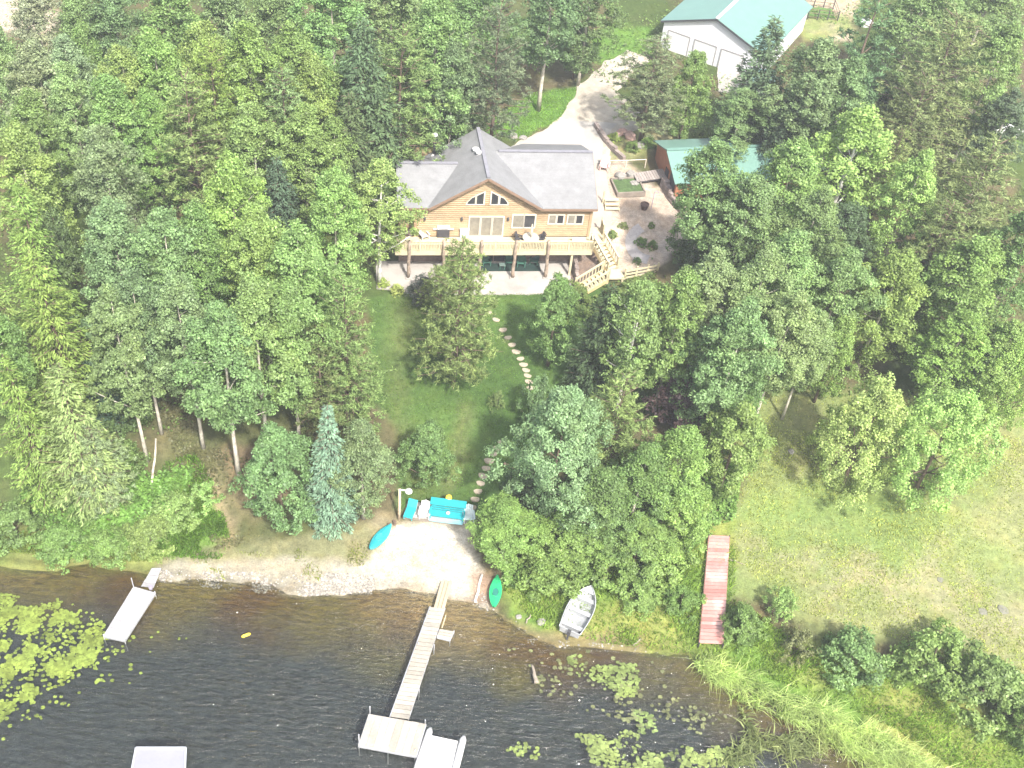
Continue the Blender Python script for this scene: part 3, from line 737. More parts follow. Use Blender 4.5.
# raised bed with plants
rb = thing('garden_bed', 'timber edged garden bed with pale rocks beside the walkway', 'garden bed')
b = MB(); b.box((0, -1.1, .25), (2.5, .14, .5)).box((0, 1.1, .25), (2.5, .14, .5)).box((-1.25, 0, .25), (.14, 2.3, .5)).box((1.25, 0, .25), (.14, 2.3, .5))
b.build('timber_edge', surf('old_timber', (.2, .17, .14), .25, 3, .9), rb)
MB().box((0, 0, .2), (2.4, 2.1, .36)).build('soil', surf('bed_green', (.06, .1, .035), .5, 4, .95), rb)
q = P2(627, 190, 5.7); place(rb, *q, gz(*L2W(*q)) - .05, .1)
def boulder(name, label, cat, x, y, z, r, mat, parent=None, group=None, seed=0, flat=.65):
    g = np.random.default_rng(seed); b = MB(); n, mrow = 9, 6; vs = []
    off = g.random((mrow + 1, n)) * .35 + .8
    for i in range(mrow + 1):
        th = math.pi * i / mrow
        for k in range(n):
            ph = 2 * math.pi * k / n; rr = r * off[i, k if 0 < i < mrow else 0]
            vs.append((rr * math.sin(th) * math.cos(ph) * 1.15, rr * math.sin(th) * math.sin(ph), rr * math.cos(th) * flat))
    fs = [(i * n + k, (i + 1) * n + k, (i + 1) * n + (k + 1) % n, i * n + (k + 1) % n) for i in range(mrow) for k in range(n)]
    b.add(vs, fs); o = b.build(name, mat, parent, loc=(x, y, z), rz=seed)
    return tag(o, label, cat, group) if label else o
ROCKW = surf('pale_rock', (.22, .21, .19), .2, 3, .9); ROCKR = surf('reddish_rock', (.36, .24, .2), .25, 3, .9)
for k, (px, py, r, mt, lb) in enumerate([(620, 178, .5, ROCKW, 'pale boulder at the top left corner of the garden bed'), (630, 176, .42, ROCKW, 'pale boulder at the top right corner of the garden bed'), (634, 186, .4, ROCKW, 'pale boulder in the middle of the garden bed'),
        (622, 133, .5, ROCKR, 'reddish boulder at the top of the rock garden near the driveway'), (630, 137, .6, ROCKR, 'large reddish boulder in the middle of the rock garden'), (614, 137, .4, ROCKW, 'pale boulder beside the top of the grey retaining wall'),
        (640, 146, .45, ROCKW, 'grey boulder at the right side of the rock garden'), (514, 137, .4, ROCKW, 'pale rock in the row behind the roof peak, first from the tree trunk'), (523, 139, .35, ROCKW, 'pale rock in the row behind the roof peak, nearest the concrete')]):
    q = G(px, py); boulder('boulder', lb, 'rock', q[0], q[1], q[2] + (.25 if k < 3 else .1) , r, mt, seed=k + 1)
pt = thing('plant_pot', 'dark round plant pot on the gravel right of the garden bed', 'plant pot')
MB().tube_z((0, 0, 0), [(.24, 0), (.38, .45), (.4, .55), (.34, .55), (.3, .45)], 12).build('pot', surf('pot_brown', (.09, .06, .05), .2, 3, .7), pt)
q = G(644, 209); pt.location = q
hk = MB().tube([(0, 0, 0), (0, 0, 1.7), (.06, 0, 1.9), (.22, 0, 1.95), (.34, 0, 1.82), (.34, 0, 1.7)], .025, 6)
q = G(651, 209); hk.build('plant_hook', surf('violet_grey', (.3, .24, .36), .1, 3, .5), None, loc=q, tags=('thin shepherd hook standing on gravel right of the plant pot', 'garden hook'))

# ------------------------------------------------------------------ white pole barn
A, B0 = P(662, 23, 10.0), P(767, 50, 10.0)
Wd = 10.9; rzb = math.radians(-26); e = np.array([math.cos(rzb), math.sin(rzb)]); B_ = (A + B0) / 2
B_ = B_[:2] + e * Wd / 2
BARNW = surf('white_steel', (.72, .73, .74), .04, .6, .6, stripes=(0, .25, .93))
# ridge runs front to back: build along local x = depth, local y = from right wall to left wall
barn = gable_building('pole_barn', 'white pole barn with teal metal roof and three overhead doors', 'barn', B_[:2], rzb + math.pi / 2, 13.0, Wd, 6.9, 9.9, 11.9, surf('white_steel_front', (.62, .63, .65), .04, .6, .6, stripes=(1, .25, .93)), TEAL, .3)
for k, y in enumerate((2.0, 4.95, 7.9)):
    d = MB().box2((-.05, y, 6.9), (-.012, y + 2.3, 9.0)).build('garage_door', surf('door_white', (.58, .58, .58), .04, 1, .5, stripes=(2, .52, .8)), barn)
    b = MB(); y1 = y + 2.3
    b.box2((-.08, y - .1, 6.9), (-.012, y - .003, 9.1)).box2((-.08, y1 + .003, 6.9), (-.012, y1 + .1, 9.1)).box2((-.08, y - .003, 9.003), (-.012, y1 + .003, 9.12))
    b.build('door_frame', surf('frame_grey', (.27, .26, .26), .05, 2, .6), d)
b = MB()
for y in (0, Wd / 2): b.beam((-.32, -.3 if y == 0 else Wd + .3, 9.78), (-.32, Wd / 2, 11.9), .05, .18)
b.build('rake_trim', DARK, barn)
# little shed, tank, garden plot, tarp
q = G(757, 101)
sh = gable_building('garden_shed', 'tiny shed with teal roof almost hidden between trees', 'shed', q[:2] - np.array([1.0, -.3]), .1, 2.2, 1.8, q[2], q[2] + 1.9, q[2] + 2.5, surf('shed_grey', (.3, .3, .28), .1, 2, .8), TEAL, .2)
q = G(1003, 138); tk = thing('propane_tank', 'long white storage tank lying among trees by the right edge', 'tank', q, .1)
prof = [(-1.7, .02), (-1.66, .25), (-1.5, .43), (-1.25, .5), (1.25, .5), (1.5, .43), (1.66, .25), (1.7, .02)]
MB().tube([(x, 0, .85) for x, r in prof], [r for x, r in prof], 16).build('tank_body', WHITE, tk, True)
MB().tube_z((0, 0, 1.33), [(.25, 0), (.24, .16), (.1, .24)], 12).build('valve_dome', WHITE, tk)
for x in (-1, 1): MB().box((x, 0, .2), (.2, .8, .5)).build('leg', CONC, tk)
q = G(815, 14); gpn = thing('vegetable_plot', 'fenced vegetable plot with green rows behind the white barn', 'garden plot', q, .05)
b = MB()
for x in np.linspace(-2.2, 2.2, 5):
    for y in (-1.4, 1.4): b.box((x, y, .6), (.09, .09, 1.3))
b.build('posts', DARK, gpn)
b = MB()
for y in (-1.4, 1.4):
    for zz in (.3, .75, 1.15): b.beam((-2.2, y, zz), (2.2, y, zz), .04, .05)
for x in (-2.2, 2.2):
    for zz in (.3, .75, 1.15): b.beam((x, -1.4, zz), (x, 1.4, zz), .04, .05)
b.build('rails', surf('rail_brown', (.15, .11, .08), .2, 3, .8), gpn)
g = MB()
for y in (-.9, -.3, .3, .9): g.tube([(x, y + random.uniform(-.06, .06), .15) for x in np.linspace(-2, 2, 14)], [random.uniform(.14, .24) for _ in range(14)], 7)
g.build('crop_rows', surf('crop', (.07, .13, .03), .4, 6, .9), gpn)
q = G(865, 25); boulder('covered_mound', 'white tarp covered mound on the grass behind the white barn', 'tarp', q[0], q[1], q[2] + .2, .75, WHITE, seed=4, flat=.6)

# ------------------------------------------------------------------ docks
DOCKW = surf('sunbleached_dock', (.27, .25, .21), .18, 1.2, .8, island=.18, dirt=(.22, .205, .18))
DOCKV = surf('pale_dock_panels', (.265, .26, .27), .14, 1, .6, island=.14, dirt=(.23, .23, .235))
RAMPW = surf('ramp_wood', (.32, .27, .19), .15, 2, .85, island=.14)
ALU = surf('dull_aluminium', (.55, .56, .58), .1, 2, .4, metal=.6)
def planks(parent, name, q, mat, pw, gap=.035, th=.05, along=True, z=None):
    """board deck filling the quad q = (start left, start right, end right, end left), boards across its length"""
    q = [np.array(p, float) for p in q]; b = MB()
    if not along: q = [q[1], q[2], q[3], q[0]]
    L = np.linalg.norm((q[3] + q[2] - q[0] - q[1]) / 2); n = max(1, round(L / pw)); g = gap / L
    for i in range(n):
        f0, f1 = i / n, (i + 1) / n - g; j = [random.uniform(-.015, .015) for _ in range(2)]
        a, bb = q[0] + (q[3] - q[0]) * f0, q[1] + (q[2] - q[1]) * f0; c, d = q[1] + (q[2] - q[1]) * f1, q[0] + (q[3] - q[0]) * f1
        e = (bb - a) / np.linalg.norm(bb - a)
        b.slab([a - e * j[0], bb + e * j[1], c + e * j[1], d - e * j[0]], th)
    o = b.build(name, mat, parent)
    return o
def w2(t, ps): return [np.array(p) - np.array(t.location) for p in ps]
zd = .5
dk = thing('boat_dock', 'long sunbleached dock from the sand beach out to a wide end platform', 'dock', tuple(P(420, 650, 0)))
R0, R1, R2, R3 = P(441, 581, .38), P(452.5, 581, .38), P(445, 608, .48), P(433.5, 608, .48)
ramp = MB()
for i in range(3):
    f0, f1 = i / 3 + .02, (i + 1) / 3 - .02
    qd = w2(dk, [R0 + (R1 - R0) * f0, R0 + (R1 - R0) * f1, R3 + (R2 - R3) * f1, R3 + (R2 - R3) * f0]); ramp.slab(qd, .07)
ramp.build('ramp', RAMPW, dk)
planks(dk, 'walkway', w2(dk, [P(430, 607, zd), P(445, 608.5, zd), P(408.5, 719.5, zd), P(390, 717, zd)]), DOCKW, .3)
pf = [P(369, 714, zd + .02), P(426, 724, zd + .02), P(416.5, 756, zd + .02), P(358.5, 745, zd + .02)]
planks(dk, 'platform', w2(dk, [pf[0], pf[3], pf[2], pf[1]]), DOCKW, .42, .01)
b = MB()
for i in range(4):
    a, c = pf[i] - [0, 0, .15], pf[(i + 1) % 4] - [0, 0, .15]; b.beam(*w2(dk, [a, c]), .06, .2)
for (x0, y0), (x1, y1) in (((430, 607), (390, 717)), ((445, 608.5), (408.5, 719.5))): b.beam(*w2(dk, [P(x0, y0, zd - .14), P(x1, y1, zd - .14)]), .06, .18)
b.build('frame', ALU, dk)
for x, y in ((370, 716), (359, 744), (388, 752), (415, 755), (425, 725), (418, 648), (434, 650), (404, 690), (419, 692)):
    q = P(x, y, 0) ; tall = 1.15 if (x, y) in ((359, 744), (370, 716)) else .62
    MB().tube(w2(dk, [q + [0, 0, -1.6], q + [0, 0, tall]]), .04, 7).build('leg', ALU, dk)
sp = thing('dock_step', 'small white step platform attached to the right side of the long dock', 'step platform', tuple(P(445, 633, 0)))
s_q = [P(440, 629, .3), P(454, 631.5, .3), P(450, 640, .3), P(437, 637, .3)]
planks(sp, 'tread', w2(sp, s_q), DOCKW, .25)
b = MB()
for i in range(4): b.beam(*w2(sp, [s_q[i] - [0, 0, .1], s_q[(i + 1) % 4] - [0, 0, .1]]), .05, .14)
b.build('frame', ALU, sp)
for i in (1, 2): MB().tube(w2(sp, [s_q[i] - [0, 0, 1.4], s_q[i] + [0, 0, .1]]), .03, 6).build('leg', ALU, sp)
MB().beam(*w2(sp, [P(446, 615, .5), P(442, 628, .32)]), .06, .04).build('rail', RAMPW, sp)
# jet-ski float
fl = thing('floating_platform', 'white floating platform with two raised arms moored right of the dock end', 'float', tuple(P(438, 750, 0)))
f_q = [P(430, 735, .3), P(458, 741, .3), P(450, 775, .3), P(419, 768, .3)]
c = MB().slab(w2(fl, f_q), .32).build('float_body', WHITE, fl)
for a, c in (((430.5, 728), (415, 775)), ((464, 736), (452, 782))):
    a, c = P(*a, .32), P(*c, .32); d = (c - a) / np.linalg.norm(c - a)
    pts = [a, a + d * .25, a + (c - a) * .5, c - d * .25, c]
    MB().tube(w2(fl, pts), [.1, .21, .22, .21, .1], 10).build('side_tube', WHITE, fl, True)
# little white dock on the left
ld = thing('small_dock', 'short white dock with a narrow gangway beside the yellow lily pads', 'dock', tuple(P(130, 612, 0)))
planks(ld, 'gangway', w2(ld, [P(152, 568, .45), P(161.5, 568, .45), P(153.5, 588, .45), P(141, 586.5, .45)]), DOCKV, .3)
l_q = [P(133.5, 586.5, .45), P(155, 592.5, .45), P(124.5, 640, .45), P(103.5, 635.5, .45)]
planks(ld, 'platform', w2(ld, l_q), DOCKV, .6, .012)
b = MB()
for i in range(4): b.beam(*w2(ld, [l_q[i] - [0, 0, .14], l_q[(i + 1) % 4] - [0, 0, .14]]), .06, .18)
b.build('frame', ALU, ld)
for i in range(4): MB().tube(w2(ld, [l_q[i] - [0, 0, 1.5], l_q[i] + [0, 0, .95 if i == 0 else .12]]), .035, 6).build('leg', ALU, ld)
pb = P(151, 589, .45); MB().tube_z(tuple(pb), [(.11, 0), (.14, .25), (.12, .27)], 10).build('bucket', surf('bucket_grey', (.22, .2, .25), .1, 2, .6), None, tags=('small dark bucket on the end of the short white dock', 'bucket'))
# swim raft at bottom edge
sr = thing('swim_raft', 'pale grey square raft floating at the bottom edge of the picture', 'raft', tuple(P(160, 770, 0)))
r_q = [P(136, 748, .55), P(186, 748, .55), P(184, 800, .55), P(126, 800, .55)]
MB().slab(w2(sr, r_q), .12).build('raft_top', surf('raft_canvas', (.2, .203, .235), .06, 1, .7), sr)
b = MB()
for i in range(4): b.beam(*w2(sr, [r_q[i] + [0, 0, .03], r_q[(i + 1) % 4] + [0, 0, .03]]), .1, .08)
b.build('rim', ALU, sr)
for s in (.2, .8): MB().tube(w2(sr, [r_q[0] + (r_q[1] - r_q[0]) * s - [0, 0, .35], r_q[3] + (r_q[2] - r_q[3]) * s - [0, 0, .35]]), .25, 10).build('pontoon', ALU, sr, True)
# red dock section lying on land
rd_c = G(712, 595)
rd = thing('red_dock_section', 'faded red plank dock section lying on the grass bank', 'dock section', tuple(rd_c))
a0, a1, a2, a3 = [G(x, y) for x, y in ((708, 538), (728.5, 539), (722, 648), (698, 647))]
for q, h in ((a0, .35), (a1, .35), (a2, .45), (a3, .45)): q[2] += h
planks(rd, 'planks', w2(rd, [a0, a1, a2, a3]), surf('faded_red', (.34, .17, .15), .16, 1.2, .85, island=.3, dirt=(.38, .27, .25)), .27)
b = MB()
for s, e in ((a0, a3), (a1, a2)): b.beam(*w2(rd, [s - [0, 0, .17], e - [0, 0, .17]]), .08, .24)
b.build('frame', FASC, rd)
for s in (a2, a3, a0, a1): MB().tube(w2(rd, [s - [0, 0, .9], s + [0, 0, .05]]), .05, 7).build('leg', DARK, rd)

# ------------------------------------------------------------------ boats
def hull_sections(L, Bm, D, stern=.75, bow_rise=.18, n=17, flat=.55):
    secs = []
    for i in range(n):
        s = i / (n - 1)
        if stern > 0: hb = Bm / 2 * (stern + (1 - stern) * math.sin(min(s / .45, 1) * math.pi / 2)) if s < .45 else Bm / 2 * max(0.0, 1 - ((s - .45) / .55) ** 2.6)
        else: hb = Bm / 2 * max(0.0, math.sin(math.pi * (s * .96 + .02))) ** .75
        gz_ = D + bow_rise * (max(0, s - .4) / .6) ** 2 + (bow_rise * .6 * (max(0, .3 - s) / .3) ** 2 if stern == 0 else 0)
        kz = .0 + (gz_ * .8) * max(0, (s - .75) / .25) ** 2.2 + ((gz_ * .7) * max(0, (.15 - s) / .15) ** 2 if stern == 0 else 0)
        hb = max(hb, .015)
        secs.append((s * L - L / 2, hb, gz_, kz))
    return secs
def loft(secs, inset=0.0, lift=0.0, flat=.6):
    vs, m_ = [], 9
    for x, hb, g_, k_ in secs:
        hb = max(hb - inset, .005)
        for a, zf in ((-1, 1), (-.98, .7), (-.9, .35), (-flat, .08), (0, 0), (flat, .08), (.9, .35), (.98, .7), (1, 1)):
            vs.append((x, hb * a, k_ + lift + (g_ - k_ - lift) * zf))
    n = len(secs)
    fs = [(i * m_ + k, i * m_ + k + 1, (i + 1) * m_ + k + 1, (i + 1) * m_ + k) for i in range(n - 1) for k in range(m_ - 1)]
    return vs, fs
st_, bo_ = G(568, 638), G(590, 592)
Lb = np.linalg.norm((bo_ - st_)[:2]); mid = (st_ + bo_) / 2
rbt = thing('rowing_boat', 'silver aluminium rowing boat with bench seats pulled up on the grass', 'rowing boat', (mid[0], mid[1], gz(mid[0], mid[1]) + .08), math.atan2((bo_ - st_)[1], (bo_ - st_)[0]))
secs = hull_sections(Lb, 1.75, .58, .82, .2)
v1, f1 = loft(secs); v2, f2 = loft(secs, .035, .05)
b = MB().add(v1, [f[::-1] for f in f1]).add(v2, f2)
n1 = len(v1)
rimf = []
for i in range(len(secs) - 1):
    rimf += [(i * 9, (i + 1) * 9, n1 + (i + 1) * 9, n1 + i * 9), (i * 9 + 8, n1 + i * 9 + 8, n1 + (i + 1) * 9 + 8, (i + 1) * 9 + 8)]
b.f += rimf; b.f.append(tuple(range(9))); b.f.append(tuple(n1 + k for k in range(8, -1, -1)))
BOATA = surf('boat_aluminium', (.36, .37, .38), .16, 2, .45, metal=.35)
b.build('hull', BOATA, rbt, True)
for x, hb in ((-.36, .76), (-.03, .8), (.25, .68)):
    x *= Lb; MB().box((x, 0, .42), (.3, hb * 2, .05)).box((x, 0, .22), (.26, hb * 1.5, .36)).build('bench_seat', BOATA, rbt)
MB().add([(.36 * Lb, -.55, .61), (.36 * Lb, .55, .61), (.46 * Lb, .25, .7), (.485 * Lb, 0, .735), (.46 * Lb, -.25, .7)], [(0, 1, 2, 3, 4)[::-1]]).build('bow_deck', BOATA, rbt)
tr_ = MB().box((-Lb / 2 + .02, 0, .36), (.06, 1.32, .5)); tr_.build('transom', BOATA, rbt)
MB().box((-Lb / 2 - .08, 0, .5), (.22, .22, .35)).box((-Lb / 2 - .2, 0, .1), (.08, .12, .6)).build('motor_bracket', DARK, rbt)
gun = MB().tube([(x, -hb, g_ + .01) for x, hb, g_, k_ in secs] , .035, 6).tube([(x, hb, g_ + .01) for x, hb, g_, k_ in secs], .035, 6)
gun.build('gunwale', ALU, rbt, True)
def kayak(label, p0, p1, width, colr_, seatcol, group='kayaks on the shore'):
    a, c = G(*p0), G(*p1); Lk = np.linalg.norm((c - a)[:2]); md = (a + c) / 2
    t = thing('kayak', label, 'kayak', (md[0], md[1], max(a[2], c[2], gz(md[0], md[1])) + .03), math.atan2((c - a)[1], (c - a)[0]), group)
    secs = hull_sections(Lk, width, .3, 0, .12)
    v, f = loft(secs); b = MB().add(v, [x[::-1] for x in f])
    m_ = surf('kayak_' + label.split()[0], colr_, .06, 2, .35, spec=.5)
    b.build('hull', m_, t, True)
    vs = []
    for x, hb, g_, k_ in secs: vs += [(x, -hb, g_), (x, -hb * .55, g_ + .05), (x, 0, g_ + .075), (x, hb * .55, g_ + .05), (x, hb, g_)]
    fs = [(i * 5 + k, (i + 1) * 5 + k, (i + 1) * 5 + k + 1, i * 5 + k + 1) for i in range(len(secs) - 1) for k in range(4)]
    dkk = MB().add(vs, [x[::-1] for x in fs]).build('deck', m_, t, True)
    pr = [(.28 * Lk * .5 * math.cos(a_) - .04 * Lk, width * .27 * math.sin(a_)) for a_ in np.linspace(0, 2 * math.pi, 18, False)]
    MB().prism(pr, .36, .395).build('cockpit', surf('cockpit_' + label.split()[0], seatcol, .1, 3, .6), t)
    rim = MB().tube([(x, y, .4) for x, y in pr + pr[:1]], .022, 6); rim.build('cockpit_rim', m_, t, True)
    MB().box((-.13 * Lk, 0, .43), (.08, width * .42, .14)).build('seat_back', surf('cockpit_' + label.split()[0], seatcol), t)
    return t
kayak('turquoise kayak lying on the sand beside the wooden light post', (369.5, 553), (391, 528), .82, (.02, .26, .29), (.03, .3, .38))
kayak('green kayak with dark seat lying on the grassy edge of the sand', (493, 613), (497, 579), .84, (.02, .36, .13), (.02, .15, .12))

# ------------------------------------------------------------------ beach terrace, furniture
tq = [G(408, 502), G(474, 511), G(470, 526), G(403, 519)]
tc = sum(tq) / 4
ter = thing('beach_platform', 'low grey wooden platform along the top of the sand', 'platform', tuple(tc))
zt = max(q[2] for q in tq) + .12
tq2 = [np.array([q[0], q[1], zt]) for q in tq]
planks(ter, 'planks', w2(ter, tq2), surf('terrace_grey', (.36, .34, .32), .12, 2, .9, island=.1), .16, .012, .06, False)
b = MB()
for i in range(4): b.beam(*w2(ter, [tq2[i] - [0, 0, .17], tq2[(i + 1) % 4] - [0, 0, .17]]), .08, .24)
b.build('frame', surf('old_timber'  , (.2, .17, .14)), ter)
TURQ = surf('turquoise_paint', (.02, .27, .30), .08, 2, .5)
def onter(px, py): q = P(px, py, zt); return (q[0], q[1], zt)
rzt = math.atan2((tq[1] - tq[0])[1], (tq[1] - tq[0])[0])
lg = thing('lounge_chair', 'turquoise lounge chair at the left end of the beach platform', 'lounge chair', onter(410.5, 513), rzt - .15)
MB().box((0, -.2, .3), (.66, .95, .06)).build('seat', TURQ, lg); MB().slab([(-.33, .27, .33), (.33, .27, .33), (.33, .62, .8), (-.33, .62, .8)], .06).build('backrest', TURQ, lg)
for sx in (-1, 1):
    for sy in (-.6, .25): MB().box((sx * .28, sy, .14), (.06, .06, .28)).build('leg', TURQ, lg)
c = chair('white lawn chair between the turquoise lounge chair and turquoise bench', WHITE, 1.05); c.location = onter(424.5, 516); c.rotation_euler.z = rzt
c = chair('pale lawn chair at the right end of the beach platform beside the bush', surf('pale_aqua', (.5, .58, .58), .06, 2, .6), 1.05); c.location = onter(468.5, 520); c.rotation_euler.z = rzt + .2
bn = thing('garden_bench', 'wide turquoise bench with tall back on the beach platform', 'bench', onter(447, 517), rzt)
MB().box((0, -.1, .42), (2.3, .55, .06)).build('seat', TURQ, bn)
b = MB()
for i in range(4): b.beam((-1.15, .2 + i * .06, .55 + i * .16), (1.15, .2 + i * .06, .55 + i * .16), .05, .13)
b.build('backrest', TURQ, bn)
MB().box((0, .42, 1.06), (2.5, .62, .05)).build('shelf', TURQ, bn)
for s in (-1, 1):
    MB().box((s * 1.18, -.1, .66), (.1, .62, .05)).build('armrest', TURQ, bn)
    for y in (-.34, .2): MB().box((s * 1.14, y, .33), (.08, .08, .66)).build('leg', TURQ, bn)
MB().box((0, -.42, .1), (2.3, .3, .1)).build('footrest', surf('pale_turq', (.25, .5, .56), .1, 2, .6), bn)
MB().tube_z((0.05, -.05, .45), [(.12, 0), (.15, .12), (.05, .2)], 8).build('cushion', WHITE, None, loc=bn.location, tags=('small white ball shaped cushion on the turquoise bench', 'cushion'))
YEL = surf('yellow_plastic', (.75, .56, .05), .06, 3, .5)
yb = thing('yellow_float', 'bright yellow upright water toy standing behind the turquoise bench', 'water toy', tuple(G(448, 508)))
MB().tube_z((0, 0, 0), [(.2, 0), (.26, .1), (.24, .5), (.16, .85), (.13, .95)], 12).build('body', YEL, yb, True)
MB().tube_z((0, 0, .93), [(.1, 0), (.2, .08), (.24, .22), (.2, .36), (.08, .44)], 12).build('head', YEL, yb, True)
q = [G(x, y) for x, y in ((397, 526), (408, 529), (405, 537), (395, 534))]
tw_ = thing('beach_towel', 'pale blue towel spread flat on the sand', 'towel', tuple(sum(q) / 4))
MB().slab(w2(tw_, [a + [0, 0, .04] for a in q]), .025).build('cloth', surf('pale_blue_cloth', (.36, .4, .38), .05, 3, .95), tw_)
b = MB()
for i in range(4): b.beam(*w2(tw_, [q[i] + [0, 0, .05], q[(i + 1) % 4] + [0, 0, .05]]), .05, .02)
b.build('border', surf('towel_border', (.42, .55, .55)), tw_)
lp = thing('light_post', 'wooden post with a white lamp arm at the corner of the beach', 'light post', tuple(G(399, 519)))
MB().tube([(0, 0, -.3), (.02, 0, 1.5), (.0, .02, 3.25)], [.11, .1, .09], 9).build('pole', surf('weathered_pole', (.45, .36, .25), .25, 3, .9), lp, True)
arm = MB().beam((-.1, 0, 3.2), (.5, 0, 3.22), .07, .07).build('arm', WHITE, lp)
MB().tube_z((.62, 0, 3.1), [(.1, 0), (.26, .04), (.22, .14), (.06, .22)], 12).build('lamp_shade', WHITE, arm)
for k, (x, y, lb) in enumerate(((389.5, 527, 'short dark stump beside the turquoise kayak bow'), (394.5, 524, 'short dark stump at the foot of the light post'))):
    q = G(x, y); MB().tube([(0, 0, -.1), (0, 0, .35)], [.14, .12], 9).build('stump', BARK, None, loc=q, tags=(lb, 'stump'))
# floating and stranded odds and ends
q = P(246, 636, 0); MB().tube([(-.28, 0, .06), (-.2, 0, .07), (.2, .03, .07), (.3, .03, .06)], [.05, .1, .1, .04], 8).build('pool_noodle', YEL, None, True, loc=q, rz=.5, tags=('small bright yellow float drifting alone on dark water', 'float'))
def log_obj(name, label, a, b_, r0, r1, mat, cat='log', lift0=.08, lift1=.08):
    a, b_ = G(*a), G(*b_); a[2] = max(a[2], -.05) + lift0; b_[2] = max(b_[2], -.05) + lift1
    pts = [a + (b_ - a) * f + np.array([random.uniform(-.05, .05), random.uniform(-.05, .05), 0]) * (0 < f < 1) for f in np.linspace(0, 1, 6)]
    o = MB().tube([p_ - a for p_ in pts], list(np.linspace(r0, r1, 6)), 8).build(name, mat, None, True, loc=a)
    return tag(o, label, cat)
DRIFT = surf('driftwood', (.22, .19, .15), .25, 3, .9)
log_obj('driftwood', 'pale waterlogged branch half sunk left of the lily pads', (531, 667), (536, 687), .06, .16, DRIFT)
log_obj('fallen_log', 'bare fallen trunk lying on the slope beside the leaning tree', (152, 492), (158, 449), .1, .06, BARKP, lift1=1.1)
log_obj('driftwood', 'thin pale stick lying on the grass near the red dock section', (729, 560), (745, 565), .035, .02, DRIFT)
log_obj('driftwood', 'pale pole lying at the water edge right of the boat', (633, 646), (641, 639), .06, .05, DRIFT)
log_obj('driftwood', 'short pale stick poking up from the grass left of the rowing boat', (526, 624), (530, 617), .05, .04, DRIFT, lift1=.3)
log_obj('plank', 'short tan board lying on the lawn beside the stepping stones', (504, 464), (514, 469), .11, .1, surf('tan_board', (.4, .28, .18)), 'board')
log_obj('edging_timber', 'pale timber edging between sand and green kayak', (475, 603), (482, 575), .09, .09, surf('pale_rail', (.6, .52, .45)), 'timber')
for k, (x, y, r, lb) in enumerate(((541, 622, .3, 'pale rock on the bank left of the rowing boat'), (1003, 610, .36, 'larger flat grey stone lying on the dry lawn near the right edge'), (983, 612, .3, 'smaller flat grey stone on the dry lawn left of the larger grey stone'), (940, 580, .22, 'smallest grey stone alone in the middle of the dry lawn'), (791, 452, .25, 'small white stone on the lawn beside the dark tree edge'), (519, 617, .2, 'tiny pale rock at the sand edge below the green kayak'))):
    q = G(x, y); boulder('rock', lb, 'rock', q[0], q[1], q[2] + .03, r, surf('dull_stone', (.15, .148, .115), .2, 3, .9) if 0 < k < 4 else ROCKW, seed=k + 20, flat=.16 if 0 < k < 4 else .7)

# stepping stones
lo = [(472, 508), (475, 499.5), (478, 491.5), (480.5, 483.5), (483, 476), (486, 468.5), (489, 461), (493, 454), (497, 448.5), (501.5, 442)]
hi = [(433, 303), (468, 296), (478, 303), (488, 312), (496, 320), (503, 330), (508, 338), (512, 345), (516, 352), (520.5, 359), (523.5, 365), (526, 370.5), (527.5, 376), (529, 382), (530.5, 388)]
s0 = None
for x, y in lo + hi[1:]:
    q = G(x, y); q[2] += .03
    if s0 is None:
        n = 9; pr = [(.46 * math.cos(2 * math.pi * k / n) * random.uniform(.85, 1.1), .30 * math.sin(2 * math.pi * k / n) * random.uniform(.85, 1.1)) for k in range(n)]
        s0 = MB().prism(pr, -.08, .03).build('stepping_stone', surf('step_stone', (.34, .29, .22), .12, 3, .9), None)
        o = s0
    else: o = s0.copy(); COL.objects.link(o)
    o.location = q; o.rotation_euler.z = random.uniform(-.4, .4); s = random.uniform(.68, .86); o.scale = (s, s, 1)
    tag(o, 'pale flat stepping stone in the curved path across the lawn', 'stepping stone', 'stepping stones of the lawn path')
# ------------------------------------------------------------------ vegetation
def rnorm(n, r): v_ = r.normal(size=(n, 3)); return v_ / np.linalg.norm(v_, axis=1, keepdims=True)
def leaf_quads(c, nrm, size, asp, r, dirs=None):
    """rhombic leaves: centres, normals, half lengths, aspect"""
    n = len(c); nrm = nrm / (np.linalg.norm(nrm, axis=1, keepdims=True) + 1e-9)
    a = rnorm(n, r) if dirs is None else dirs
    a = a - nrm * (a * nrm).sum(1, keepdims=True); a /= (np.linalg.norm(a, axis=1, keepdims=True) + 1e-9)
    b = np.cross(nrm, a); s = size[:, None]
    v_ = np.stack([c - a * s, c + b * s * asp + nrm * s * .12, c + a * s, c - b * s * asp + nrm * s * .12], 1).reshape(-1, 3)
    return v_, np.arange(4 * n).reshape(n, 4)
class Veg:
    def __init__(s): s.v, s.f, s.n = [], [], 0
    def add(s, v_, f_): s.v.append(v_); s.f.append(f_ + s.n); s.n += len(v_)
    def mesh(s, name, mat): return fast_mesh(name, np.concatenate(s.v), np.concatenate(s.f), mat)

